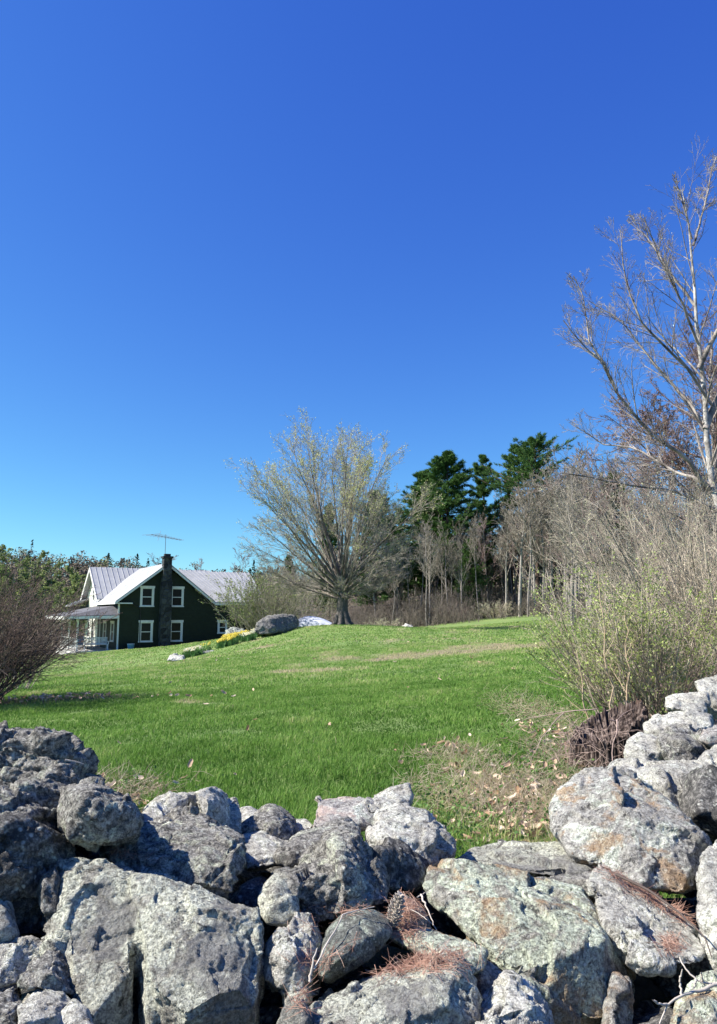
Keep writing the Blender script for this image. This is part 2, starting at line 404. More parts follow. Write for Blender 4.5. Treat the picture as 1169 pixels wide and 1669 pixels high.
# ------------------------------------------------------------------ maple
M_limb = bark_mat('limb_bark', (0.05, 0.042, 0.035), (0.24, 0.21, 0.18), 4, 2)
def maple():
    rg = np.random.default_rng(24); b = G(558, 45, -0.1)
    root = tag(empty('maple_tree', b), 'big round bare tree with yellow green buds alone at the top of the lawn', 'tree')
    trunk = np.array([[[0, 0, 0], [0.02, 0, 0.5], [0.0, 0.03, 1.2], [0.05, 0, 2.0], [0.08, 0, 2.9]]]); tr = np.array([[0.50, 0.38, 0.33, 0.31, 0.20]])
    flare = []
    for k in range(7):
        a = k * 0.9; flare.append([[math.cos(a) * 0.8, math.sin(a) * 0.8, 0.0], [math.cos(a) * 0.42, math.sin(a) * 0.42, 0.25], [math.cos(a) * 0.2, math.sin(a) * 0.2, 0.9]])
    fb = (np.array(flare), np.tile(np.array([[0.10, 0.16, 0.16]]), (7, 1)))
    mesh_obj('trunk', tubes('trunk', [(trunk, tr), fb], 12), M_maple, root)
    n = 50; k = np.arange(n); az = k * 2.399 + rg.normal(size=n) * 0.2
    tilt = R(3) + R(80) * (k / (n - 1)) ** 0.68 + rg.normal(size=n) * 0.05
    d = np.stack([np.sin(tilt) * np.cos(az), np.sin(tilt) * np.sin(az), np.cos(tilt)], 1)
    h0 = 1.5 + 1.3 * (1 - k / n) + 0.25 * rg.random(n)
    start = np.stack([0.15 * np.cos(az), 0.15 * np.sin(az), h0], 1)
    dc = start - np.array([-0.75, 0, 6.9]); sc_ = np.array([5.45, 5.45, 5.55]); du = d / sc_; dc = dc / sc_
    qa = (du * du).sum(1); qb = (du * dc).sum(1); qc = (dc * dc).sum(1) - 1; ln = (-qb + np.sqrt(np.maximum(qb * qb - qa * qc, 0.01))) / qa
    ln = ln * (0.94 + rg.normal(size=n) * 0.02)
    rad = 0.10 - 0.04 * (k / n)
    bt = grow(rg, start, d, ln, rad, [
        dict(seg=12, wob=0.055, trop=0.005, n=15, t0=0.30, ang=25, lenf=0.30, radf=0.42, taper=0.1, tf=0.45),
        dict(seg=6, wob=0.07, trop=0.02, n=8, t0=0.15, ang=30, lenf=0.42, radf=0.5, tf=0.5),
        dict(seg=4, wob=0.09, trop=0.02, n=5, t0=0.15, ang=32, lenf=0.5, radf=0.6, tf=0.5),
        dict(seg=2, wob=0.1, trop=0.02)], 0.0075)
    mesh_obj('limbs', tubes('limbs', bt[:1], 6), M_limb, root)
    V1, F1 = tube_arrays(bt[1:2], 4); V2, F2 = tube_arrays(bt[2:], 3)
    me = np_mesh('crown', np.concatenate([V1, V2]), [np.concatenate([F1, F2 + len(V1)])])
    mesh_obj('crown', me, M_maple_twig, root)
    def keep(P):
        h = P[:, 2]; return rg.random(len(P)) < np.clip((h - 4.0) / 6.0, 0.03, 1) * np.clip(0.5 + 1.4 * fbm(P, 0.6, 2), 0.05, 1)
    mesh_obj('buds', leaf_mesh('buds', rg, bt, [3], 3.6, 0.075, 0.07, 0.7, 0.3, keep), M_bud, root)
maple()

# ------------------------------------------------------------------ birch at the right edge and its neighbours
def add_crown(root, bt, mat, name='crown', s0=5):
    Vs, Fs, off = [], [], 0
    for i, bb in enumerate(bt):
        V, F = tube_arrays([bb], s0 if i == 0 else (4 if i == 1 else 3)); Vs.append(V); Fs.append(F + off); off += len(V)
    return mesh_obj(name, np_mesh(name, np.concatenate(Vs), [np.concatenate(Fs)]), mat, root)
def path(pts): return np.array(pts, float)
def resample(P, n):
    P = np.array(P); s = np.concatenate([[0], np.cumsum(np.linalg.norm(np.diff(P, axis=0), axis=1))]); t = np.linspace(0, s[-1], n)
    return np.stack([np.interp(t, s, P[:, k]) for k in range(3)], 1)
def guided_tree(name, label, D, limbs, seed, mat, twig, lv, rmin, group=None, cat='tree', trunk_n=1, budmat=None, budper=0, budsize=0.02, budspread=0.02):
    """limbs: pixel polylines with distance offsets and radii; the first trunk_n are the trunk"""
    rg = np.random.default_rng(seed)
    b = limbs[0][0][0]; base = W(b[0], b[1], D + b[2]); base[2] = g1(base[0], base[1]) - 0.05
    root = tag(empty(name, base), label, cat, group)
    main = []
    for pts, r0, r1 in limbs:
        P = np.array([W(p[0], p[1], D + p[2]) for p in pts])
        if pts is limbs[0][0]: P[0] = base
        P = resample(P, 14) - base; P[1:-1] += rg.normal(size=(12, 3)) * r0 * 0.25
        main.append((P[None], np.linspace(r0, r1, 14)[None]))
    mesh_obj('trunk', tubes('trunk', main[:trunk_n], 10), mat, root)
    if trunk_n < len(main): add = [(np.concatenate([m[0] for m in main[trunk_n:]]), np.concatenate([m[1] for m in main[trunk_n:]]))]
    else: add = []
    pts = np.concatenate([m[0] for m in main]); rad = np.concatenate([m[1] for m in main])
    ln = np.linalg.norm(np.diff(pts, axis=1), axis=-1).sum(1)
    s, d, L, r = children_of(rg, pts, rad, ln, lv[0]['pn'], lv[0].get('pt0', 0.3), lv[0]['pang'], lv[0]['plen'], 0.45, rmin)
    bt = grow(rg, s, d, L, np.minimum(r, 0.035), lv, rmin)
    add_crown(root, add + bt, twig)
    if budper: mesh_obj('buds', leaf_mesh('buds', rg, bt, [len(bt) - 1], budper, budsize, budspread, 0.6, 0.2), budmat, root)
    return root
BL = [dict(pn=18, pt0=0.25, pang=34, plen=0.30, seg=7, wob=0.07, trop=0.03, n=8, t0=0.15, ang=34, lenf=0.5, radf=0.55),
      dict(seg=5, wob=0.08, trop=0.04, n=4, t0=0.2, ang=38, lenf=0.5, radf=0.6),
      dict(seg=3, wob=0.10, trop=0.04)]
guided_tree('birch_tree', 'tall bare tree with pale white bark at the right edge of the photo', 13.0, [
    (((1185, 1130, 0), (1178, 900, 0), (1160, 780, 0.0), (1150, 680, 0), (1138, 560, 0), (1131, 440, 0.1), (1124, 380, 0.2), (1112, 310, 0.2)), 0.085, 0.008),
    (((1160, 800, 0), (1120, 745, -0.2), (1070, 715, -0.5), (1020, 660, -0.8), (980, 590, -1.0), (945, 555, -1.2), (918, 522, -1.2)), 0.042, 0.007),
    (((1005, 640, -0.9), (990, 600, -1.0), (962, 560, -1.0), (950, 480, -1.0), (935, 450, -1.0)), 0.022, 0.007),
    (((1148, 690, 0), (1110, 640, 0.3), (1060, 585, 0.6), (1010, 520, 0.8), (960, 490, 0.9)), 0.03, 0.008),
    (((1160, 660, 0), (1120, 600, -0.3), (1040, 520, -0.5), (1015, 440, -0.5), (1012, 380, -0.6)), 0.03, 0.008),
    (((1138, 560, 0), (1110, 490, -0.5), (1075, 420, -0.7), (1048, 350, -0.8)), 0.028, 0.007),
    (((1134, 500, 0.1), (1090, 440, 0.5), (1050, 380, 0.8), (1022, 360, 1.0)), 0.03, 0.007),
    (((1130, 400, 0.1), (1150, 330, 0.3), (1158, 290, 0.4), (1168, 255, 0.5)), 0.025, 0.008),
    (((1128, 390, 0.1), (1108, 310, -0.1), (1096, 290, -0.2)), 0.02, 0.006),
    (((1160, 790, 0), (1100, 770, 1.0), (1040, 730, 1.6), (985, 725, 2.0), (930, 690, 2.2)), 0.035, 0.007),
    (((1165, 830, 0), (1100, 800, -1.0), (1020, 790, -1.4), (950, 775, -1.8), (905, 770, -1.9)), 0.03, 0.007),
    (((1150, 700, 0), (1190, 600, 0.2), (1220, 480, 0.3), (1235, 350, 0.3)), 0.07, 0.01),
    (((1140, 600, 0), (1180, 520, -0.3), (1200, 430, -0.3), (1190, 330, -0.3)), 0.05, 0.01),
], 3, M_birch, M_birch_twig, BL, 0.0030, budmat=M_palebud, budper=0.35, budsize=0.02, budspread=0.004)
RL = [dict(pn=38, pt0=0.22, pang=66, plen=0.50, seg=8, wob=0.06, trop=0.012, n=12, t0=0.12, ang=38, lenf=0.42, radf=0.5),
      dict(seg=5, wob=0.08, trop=0.0, n=6, t0=0.12, ang=40, lenf=0.42, radf=0.6),
      dict(seg=3, wob=0.10, trop=0.0, n=3, t0=0.2, ang=40, lenf=0.5, radf=0.7),
      dict(seg=2, wob=0.1, trop=0.0)]
guided_tree('red_budded_tree', 'tree with a dense haze of reddish brown twigs behind the pale birch', 21.0, [
    (((1180, 1060, 0), (1172, 900, 0), (1165, 760, 0), (1160, 640, 0), (1160, 540, 0)), 0.17, 0.02),
    (((1170, 820, 0), (1110, 740, 0.5), (1060, 700, 1), (1010, 690, 1.3)), 0.06, 0.012),
    (((1165, 760, 0), (1200, 650, 0.5), (1210, 560, 1)), 0.06, 0.012),
], 5, M_grey, M_redtwig, RL, 0.007, budmat=M_redbud, budper=0.5, budsize=0.045, budspread=0.02)

# ------------------------------------------------------------------ shrubs
def shrub_parts(seed, height, width, nstem, lv_n=(8, 5, 3), rad=0.012, rmin=0.003, tiltmax=50, wob=0.05, base_r=0.3, trop=0.02, lf=0.38):
    rg = np.random.default_rng(seed); az = rg.random(nstem) * 2 * math.pi; tl = R(tiltmax) * np.sqrt(rg.random(nstem))
    d = np.stack([np.sin(tl) * np.cos(az), np.sin(tl) * np.sin(az), np.cos(tl)], 1)
    s = np.stack([np.cos(az) * base_r * rg.random(nstem), np.sin(az) * base_r * rg.random(nstem), np.zeros(nstem) - 0.05], 1)
    ln = height * (0.75 + 0.35 * rg.random(nstem)) * (1 + 0.15 * np.sin(tl))
    lv = [dict(seg=9, wob=wob, trop=trop, n=lv_n[0], t0=0.2, ang=30, lenf=lf, radf=0.55, taper=0.25), dict(seg=5, wob=wob * 1.3, trop=trop, n=lv_n[1], t0=0.15, ang=34, lenf=0.45, radf=0.6)]
    if len(lv_n) > 2: lv += [dict(seg=3, wob=wob * 1.5, trop=0.01, n=lv_n[2], t0=0.15, ang=36, lenf=0.5, radf=0.7), dict(seg=2, wob=0.1, trop=0)]
    else: lv += [dict(seg=3, wob=wob * 1.5, trop=0.01)]
    return rg, grow(rg, s, d, ln, rad * (0.6 + 0.7 * rg.random(nstem)), lv, rmin)
def shrub(name, label, loc, seed, height, nstem, stem_mat, leaf=None, per=1.0, lsize=0.03, lspread=0.02, group=None, cat='shrub', **k):
    rg, bt = shrub_parts(seed, height, 0, nstem, **k)
    root = tag(empty(name, loc), label, cat, group)
    add_crown(root, bt, stem_mat, 'stems', 5)
    if leaf: mesh_obj('leaves', leaf_mesh('leaves', rg, bt, [len(bt) - 1, len(bt) - 2], per, lsize, lspread, 0.55, 0.1), leaf, root)
    return root
shrub('leafy_shrub', 'tall arching shrub with small pale green leaves behind the tree stump', G(1050, 7.9), 31, 1.62, 70, M_beige, M_young, 3.6, 0.026, 0.014, lv_n=(9, 5), rad=0.011, rmin=0.0018, tiltmax=34, base_r=0.45, wob=0.04, trop=0.0)
shrub('leafy_shrub', 'rounded twiggy shrub with yellowish leaves between the lawn and the tall arching shrub', G(1012, 9.8), 32, 1.15, 40, M_beige, M_young, 3.5, 0.030, 0.015, lv_n=(8, 5), rad=0.010, rmin=0.002, tiltmax=48, base_r=0.4, trop=0.0)
shrub('bare_shrub', 'dense beige bare shrub at the right edge above the stone wall', G(1185, 9.2), 33, 2.7, 95, M_beige, M_palebud, 1.0, 0.022, 0.012, lv_n=(10, 6), rad=0.013, rmin=0.0022, tiltmax=46, base_r=0.6, wob=0.07)
shrub('bare_shrub', 'high tangled beige shrub under the birch branches', G(1185, 12.5), 34, 3.3, 85, M_greytwig, M_palebud, 1.0, 0.026, 0.015, lv_n=(10, 6), rad=0.017, rmin=0.003, tiltmax=45, base_r=0.8, wob=0.07)
shrub('bare_shrub', 'brown bare shrub right of the lawn, below the red twigged treetops', G(1080, 15.0), 35, 2.0, 45, M_greytwig, M_palebud, 1.5, 0.03, 0.015, lv_n=(10, 6), rad=0.017, rmin=0.003, tiltmax=45, base_r=0.8, wob=0.07)
shrub('thorny_shrub', 'dark reddish stemmed shrub at the right edge just behind the wall top', G(1120, 7.4), 36, 1.25, 45, M_browntwig, M_redbud, 0.3, 0.02, 0.01, lv_n=(8, 4), rad=0.008, rmin=0.0018, tiltmax=60, base_r=0.5, wob=0.08)
shrub('bare_shrub', 'large dark reddish brown shrub at the left edge of the lawn', G(-42, 12.8), 37, 2.15, 150, M_browntwig, M_redbud, 1.0, 0.022, 0.01, lv_n=(10, 6), rad=0.012, rmin=0.0034, tiltmax=54, base_r=0.5, wob=0.05, trop=0.0)
shrub('bare_shrub', 'low beige shrub half hidden behind the dark one at the left edge', G(20, 16.5), 38, 1.7, 40, M_beige, M_palebud, 0.3, 0.03, 0.01, lv_n=(8, 5), rad=0.012, rmin=0.003, tiltmax=52, base_r=0.5)
shrub('leafy_shrub', 'olive green shrub in front of the right end of the house', G(418, 52, -0.2), 39, 4.4, 55, M_greytwig, M_green_spring, 2.5, 0.11, 0.06, lv_n=(8, 5), rad=0.03, rmin=0.008, tiltmax=42, base_r=0.8)
shrub('leafy_shrub', 'spreading grey green shrub just left of the big budding tree', G(480, 56, -0.2), 40, 4.8, 50, M_greytwig, M_olive, 1.6, 0.10, 0.06, lv_n=(8, 5), rad=0.03, rmin=0.008, tiltmax=50, base_r=1.4)
shrub('leafy_shrub', 'brown twiggy shrub directly behind the dark boulder', G(445, 50, -0.2), 41, 3.6, 40, M_greytwig, M_olive, 0.5, 0.09, 0.06, lv_n=(8, 5), rad=0.03, rmin=0.008, tiltmax=45, base_r=0.8)

# ------------------------------------------------------------------ pines
def pine_proto(seed, H, spreadw, low=0.35, nw=26, ragged=0.25):
    rg = np.random.default_rng(seed)
    tp = np.stack([0.12 * np.sin(np.linspace(0, 3, 10)), 0.1 * np.cos(np.linspace(0, 4, 10)), np.linspace(0, H, 10)], 1)[None]
    tr = np.linspace(0.30, 0.04, 10)[None]
    S, D, L = [], [], []
    for k in range(nw):
        jmax = rg.random()
        t = low + (1 - low) * (k + rg.random() * 0.6) / nw; z = H * min(t, 0.995); u = (t - low) / (1 - low)
        prof = spreadw * (0.45 + 0.55 * min(1, u * 3.2)) * (1 - u) ** 0.75 + 0.2
        for j in range(6):
            a = rg.random() * 6.283; S.append((tp[0, int(t * 8.99), 0], tp[0, int(t * 8.99), 1], z)); up = 0.02 + 0.75 * u ** 1.5 + rg.normal() * 0.08
            D.append((math.cos(a), math.sin(a), up)); L.append(prof * (1 + rg.normal() * ragged))
    S, D, L = np.array(S), np.array(D), np.maximum(np.array(L), 0.3)
    bt = grow(rg, S, D, L, 0.015 + 0.012 * L, [dict(seg=6, wob=0.04, trop=0.045, n=9, t0=0.2, ang=48, lenf=0.40, radf=0.5), dict(seg=4, wob=0.04, trop=0.05)], 0.012)
    c0 = np.repeat(bt[0][0][:, :1], 1, 1); bt[1] = (bt[1][0].copy(), bt[1][1]); z0 = bt[1][0][:, :1, 2]; bt[1][0][:, :, 2] = z0 + (bt[1][0][:, :, 2] - z0) * 0.55
    # needle plumes: elongated tufts on side shoots
    P, T = [], []
    for pts in (bt[1][0], bt[0][0][:, 3:]):
        B, N, _ = pts.shape; per = 7 if pts is bt[1][0] else 10
        bi = rg.integers(0, B, B * per); t = 0.1 + 0.9 * rg.random(len(bi)); q = t * (N - 1); i = np.minimum(q.astype(int), N - 2); f = (q - i)[:, None]
        P.append(pts[bi, i] * (1 - f) + pts[bi, i + 1] * f); T.append(unit(pts[bi, i + 1] - pts[bi, i]))
    P = np.concatenate(P); T = np.concatenate(T); P = np.repeat(P, 6, 0); T = np.repeat(T, 6, 0); n = len(P)
    P = P + rg.normal(size=(n, 3)) * (0.08, 0.08, 0.06)
    A = unit(T * 1.0 + rg.normal(size=(n, 3)) * 0.5 + np.array([0, 0, 0.35])); Bv = unit(np.cross(A, rg.normal(size=(n, 3))))
    s = (0.30 * (0.6 + 0.7 * rg.random(n)))[:, None]
    V = np.stack([P - Bv * s * 0.10, P + Bv * s * 0.10, P + A * s], 1).reshape(-1, 3); F = np.arange(n * 3).reshape(n, 3)
    root = empty('pine_tree', (0, 0, 0))
    mesh_obj('trunk', tubes('trunk', [(tp, tr)] + bt[:1], 6), M_pinebark, root)
    mesh_obj('crown', np_mesh('crown', V, [F], {'var': np.repeat(rg.random(n), 3)}, smooth=False), M_pine, root)
    return root
PH = 20.0
pinesA = [pine_proto(51, PH, 4.8, 0.2, 34, 0.25), pine_proto(52, PH, 3.2, 0.30, 22, 0.3), pine_proto(53, PH, 5.0, 0.62, 13, 0.45)]
used = set()
def place(protos, i, px, topy, d, label, group, cat, sx=1.0, rz=None, H=PH):
    o = protos[i]
    if i in used_of(protos): o = copy_tree(protos[i])
    used_of(protos).add(i)
    b = G(px, d, -0.2); top = W(px, topy, d)[2]; s = (top - b[2]) / H
    o.location = [float(v) for v in b]; o.scale = (s * sx, s * sx, s); o.rotation_euler = (0, 0, rng.random() * 6.28 if rz is None else rz)
    tag(o, label, cat, group); return o
_used = {}
def used_of(p): return _used.setdefault(id(p), set())
GP = 'tall dark pines rising from the woodland edge'
for a in ((0, 735, 738, 90, 'broadest and darkest of the tall pines, right of the budding tree', 1.4), (0, 694, 768, 93, 'slightly lower pine touching the left side of the broadest dark pine', 1.25),
          (1, 794, 744, 95, 'slim pointed pine with a thin brown lower half, right of the broadest pine', 1.0), (2, 880, 716, 86, 'tallest open topped pine standing right of the slim pointed pine', 1.0),
          (2, 851, 728, 90, 'open topped pine leaning on the left side of the tallest pine', 0.85), (1, 836, 770, 92, 'short thin pine between the slim pointed pine and the open topped pines', 0.6),
          (0, 612, 800, 84, 'dark pine seen through the right half of the budding tree', 1.15), (0, 536, 822, 88, 'dark pine seen through the middle of the budding tree', 0.8),
          (1, 652, 830, 88, 'dark pine peeking out at the right edge of the budding tree', 1.3), (0, 768, 880, 82, 'low dark evergreen between the pine trunks, left of the bare white trunks', 1.0),
          (0, 470, 905, 95, 'small dark evergreen behind the left side of the budding tree', 0.9), (0, 715, 900, 96, 'low dark evergreen under the broadest pine', 1.4),
          (1, 958, 790, 88, 'dark pine mostly hidden behind grey bare branches right of the tallest pine', 1.5), (0, 1010, 770, 80, 'dark pine hidden behind the birch branches', 1.1),
          (0, 810, 905, 98, 'low dark evergreen behind the bare white trunks', 1.5), (0, 905, 880, 95, 'low dark evergreen behind the right end of the lawn', 1.5), (1, 668, 905, 92, 'low dark evergreen left of the broadest pine', 1.6)):
    place(pinesA, a[0], a[1], a[2], a[3], a[4], GP, 'pine tree', a[5])

# ------------------------------------------------------------------ bare woodland trees
def bare_proto(seed, H, trunk_r=0.14, clear=0.35, ang=32, leaf=None, twig=M_greytwig, bark=M_grey, n0=16, lper=0.8, lsize=0.16, lenf=0.34, dense=(8, 5)):
    rg = np.random.default_rng(seed)
    s = np.zeros((1, 3)); pts, rd = branches(rg, s, np.array([[rg.normal() * 0.04, rg.normal() * 0.04, 1.0]]), np.array([H * 0.92]), np.array([trunk_r]), 14, 0.03, 0.02, 0.12)
    c = children_of(rg, pts, rd, np.array([H]), n0, clear, ang, lenf, 0.5, 0.012)
    bt = grow(rg, *c, [dict(seg=7, wob=0.07, trop=0.05, n=dense[0], t0=0.15, ang=32, lenf=0.45, radf=0.5), dict(seg=4, wob=0.08, trop=0.04, n=dense[1], t0=0.15, ang=35, lenf=0.5, radf=0.6), dict(seg=3, wob=0.1, trop=0.02)], 0.018)
    root = empty('bare_tree', (0, 0, 0))
    mesh_obj('trunk', tubes('trunk', [(pts, rd)], 8), bark, root); add_crown(root, bt, twig)
    if leaf: mesh_obj('leaves', leaf_mesh('leaves', rg, bt, [2], lper, lsize, 0.10, 0.7, 0.1), leaf, root)
    return root
BH = 14.0
M_palegrey = bark_mat('pale_grey_bark', (0.14, 0.125, 0.11), (0.42, 0.39, 0.35), 4, 3)

bareP = [bare_proto(61, BH), bare_proto(62, BH, 0.11, 0.5, 26), bare_proto(63, BH, 0.12, 0.3, 40, twig=M_redtwig), bare_proto(64, BH, 0.16, 0.45, 28, bark=M_palegrey),
         bare_proto(65, BH, 0.12, 0.2, 42, leaf=M_green_spring, lper=5.0, lsize=0.26, n0=22), bare_proto(66, BH, 0.10, 0.6, 22, n0=10)]
for k_, (nm) in ((4, 'leafing_tree'),): bareP[k_].name = nm
# named ones first: (proto, px, topy, d, sx, label)
GB = 'bare trees along the woodland edge'
named = [(2, 236, 893, 92, 1.25, 'round bare tree showing above the roof just left of the chimney'), (2, 322, 903, 100, 1.1, 'small bare tree above the long roof right of the chimney'),
         (2, 378, 884, 88, 1.1, 'bare tree above the right end of the long ribbed roof'),
         (3, 848, 800, 77, 1.4, 'pale trunked bare tree in the group at the right end of the lawn'), (3, 826, 850, 78, 1.3, 'slanting pale trunk, left of the group at the right end of the lawn'),
         (3, 872, 830, 77, 1.2, 'slim pale trunk, right of the group at the right end of the lawn'), (0, 752, 875, 79, 1.1, 'grey bare tree in front of the broadest pine'),
         (0, 700, 850, 80, 1.1, 'grey bare tree in front of the second dark pine'), (2, 795, 835, 84, 1.0, 'bare tree with reddish twigs below the slim pointed pine'),
         (2, 985, 712, 62, 1.0, 'tall rounded bare tree with reddish twigs right of the tallest pine'), (2, 930, 745, 70, 1.0, 'rounded bare tree with grey red twigs touching the tallest pine')]
for a in named:
    place(bareP, a[0], a[1], a[2], a[3], a[5], GB, 'tree', a[4], H=BH)
rb = np.random.default_rng(5)
for k in range(90):
    px = 600 + 420 * rb.random() ** 0.85; d = 78 + 24 * rb.random(); i = int(rb.choice([0, 1, 3, 5, 0, 1, 0, 2])); top = (835 if px < 800 else (795 if px < 840 else 750)) + 80 * rb.random()
    zone = 'behind the right side of the budding tree' if px < 680 else ('in front of the dark pines' if px < 800 else ('behind the right end of the lawn' if px < 900 else 'in the thick wood beyond the right shrubs'))
    bk = {0: 'thin grey bare tree', 1: 'slender high branched bare tree', 3: 'pale barked bare tree', 5: 'spindly bare trunk with a tiny crown', 2: 'bare tree with reddish twigs'}[i]
    place(bareP, i, px, top, d, f'{bk} {zone}', f'{bk}s {zone}', 'tree', 0.85 + 0.3 * rb.random(), H=BH)
for k in range(22):
    px = 850 + 170 * rb.random(); d = 66 + 16 * rb.random() + (8 if px < 890 else 0)
    place(bareP, int(rb.choice([0, 1, 0, 2])), px, 735 + 60 * rb.random() + (35 if px < 890 else 0), d, 'tall grey bare tree right of the open topped pines', 'tall grey bare trees right of the open topped pines', 'tree', 1.1, H=BH)
for k in range(12):
    px = 430 + 190 * rb.random(); d = 78 + 16 * rb.random()
    place(bareP, int(rb.choice([0, 1, 5])), px, 890 + 50 * rb.random(), d, 'thin grey bare tree behind the left side of the budding tree', 'thin grey bare trees behind the left side of the budding tree', 'tree', 1.1, H=BH)
for k in range(26):
    px = 925 + 300 * rb.random(); d = 34 + 34 * rb.random()
    place(bareP, int(rb.choice([0, 2, 0])), px, 715 + 90 * rb.random(), d, 'grey bare tree in the wood behind the birch', 'grey bare trees in the wood behind the birch', 'tree', 1.2, H=BH)
# green budding trees left of the house
GL = 'green budding trees below the wooded ridge'
lg = [(-40, 900), (-5, 895), (30, 915), (58, 905), (85, 922), (112, 930), (140, 938), (10, 940), (48, 945), (96, 952), (128, 955), (70, 965), (160, 945), (185, 940), (20, 968)]
lab = ['leftmost green budding tree cut off by the photo edge', 'tall green budding tree at the left edge', 'yellow green rounded tree near the left edge below the ridge', 'second tall green budding tree from the left edge',
       'mid height green tree a little left of the porch roof', 'green tree whose top meets the dark ridge left of the house', 'green tree just left of the ribbed roof gable', 'low green tree above the dark shrub at the left edge',
       'low rounded green tree above the right half of the dark shrub', 'low green tree between the dark shrub and the porch roof', 'low green tree touching the porch roof edge', 'lowest green tree above the dark shrub', 'green tree hidden behind the left roof gable',
       'green tree behind the ribbed roof', 'low olive tree behind the dark shrub at the far left']
for (px, ty), lb in zip(lg, lab):
    place(bareP, 4, px, ty, 78 + 25 * rb.random() - (ty - 900) * 0.2, lb, GL, 'tree', 1.25, H=BH)

# woodland masses (far ridge and undergrowth): nobody could count them
def woodland():
    rg = np.random.default_rng(77); n = 2300
    x = rg.uniform(-260, 190, n); y = rg.uniform(125, 330, n); z = gz(x, y)
    V, F, A, off = [], [], [], 0; Vt = []; Ht = (4.5 + 5 * rg.random(n)) * (1 + 1.3 * fbm(np.stack([x, y, x * 0], 1), 0.03, 3)); con = rg.random(n) < 0.12
    for kind in (0, 1):
        m = con == bool(kind); X = np.stack([x[m], y[m], z[m]], 1); h = Ht[m] * (1.15 if kind else 0.9); per = 150; k = len(X)
        u = rg.random((k, per)); a = rg.random((k, per)) * 6.283; rr = np.sqrt(rg.random((k, per)))
        rad = (1.1 - u) * 1.9 if kind else np.sqrt(np.maximum(0.05, 1 - (2 * u - 1) ** 2)) * 3.4
        P = np.stack([rr * rad * np.cos(a), rr * rad * np.sin(a), (0.15 + 0.85 * u) * h[:, None]], -1) + X[:, None]
        vv, ff, var = leaf_quads(rg, P.reshape(-1, 3), 0.62, 0.6)
        tree = np.repeat(rg.random(k), per * 4)
        V.append(vv); F.append(ff + off); A.append((0.30 * var + 0.6 * tree) * (0.35 if kind else 1.0) + (0 if kind else 0.25)); off += len(vv)
    t = NT('far_wood'); c = t.ramp(t.attr('var'), [(0.0, (0.015, 0.032, 0.016)), (0.25, (0.035, 0.055, 0.028)), (0.4, (0.15, 0.115, 0.09)), (0.75, (0.22, 0.185, 0.13)), (1.0, (0.20, 0.25, 0.10))]); t.col(c, 0.9)
    o = mesh_obj('woodland', np_mesh('woodland', np.concatenate(V), [np.concatenate(F)], {'var': np.concatenate(A)}, smooth=False), t.m)
    tag(o, 'far wooded ridge of dark pines and brown bare trees above the house', 'woodland', kind='stuff')
woodland()
def undergrowth():
    rg = np.random.default_rng(78); bts = []; L = []
    for k in range(300):
        px = rg.uniform(420, 1180); d = rg.uniform(72, 98) if px > 560 else rg.uniform(60, 90)
        if px > 900: d = rg.uniform(52, 85) if px < 1010 else rg.uniform(24, 80)
        p = G(px, d, -0.1); n = 9; h = (1.2 + 2.6 * rg.random()) * (0.6 if d < 76 else 1)
        az = rg.random(n) * 6.28; tl = 0.6 * rg.random(n); dd = np.stack([np.sin(tl) * np.cos(az), np.sin(tl) * np.sin(az), np.cos(tl)], 1)
        s = p[None] + np.stack([rg.normal(size=n) * 0.8, rg.normal(size=n) * 0.8, np.zeros(n)], 1)
        bts.append((s, dd, h * (0.6 + 0.6 * rg.random(n)), np.full(n, 0.022)))
    s, d, l, r = [np.concatenate([b[i] for b in bts]) for i in range(4)]
    bt = grow(rg, s, d, l, r, [dict(seg=5, wob=0.08, trop=0.03, n=7, t0=0.15, ang=36, lenf=0.5, radf=0.55), dict(seg=4, wob=0.1, trop=0.02, n=4, t0=0.2, ang=38, lenf=0.5, radf=0.7), dict(seg=2, wob=0.1, trop=0)], 0.009)
    V, F = tube_arrays(bt, 3)
    o = mesh_obj('undergrowth', np_mesh('undergrowth', V, [F]), bark_mat('brush_twig', (0.07, 0.06, 0.05), (0.25, 0.215, 0.175), 2, 1))
    tag(o, 'brown bare undergrowth at the foot of the woods', 'undergrowth', kind='stuff')
undergrowth()
shrub('bare_shrub', 'pale yellow green bush at the wood edge beneath the leaning pale trunk', G(808, 77), 45, 1.9, 40, M_beige, M_palebud, 0.8, 0.09, 0.05, lv_n=(6, 4), rad=0.02, rmin=0.009, tiltmax=60, base_r=1.0)
shrub('bare_shrub', 'dark reddish bush at the wood edge right of the budding tree', G(735, 78), 46, 2.0, 40, M_redtwig, M_redbud, 0.4, 0.07, 0.05, lv_n=(6, 4), rad=0.02, rmin=0.009, tiltmax=60, base_r=1.0)
shrub('bare_shrub', 'low straw coloured bush at the foot of the budding tree on its right', G(622, 56), 47, 1.1, 30, M_beige, M_palebud, 0.8, 0.07, 0.05, lv_n=(6, 4), rad=0.015, rmin=0.007, tiltmax=60, base_r=0.8)
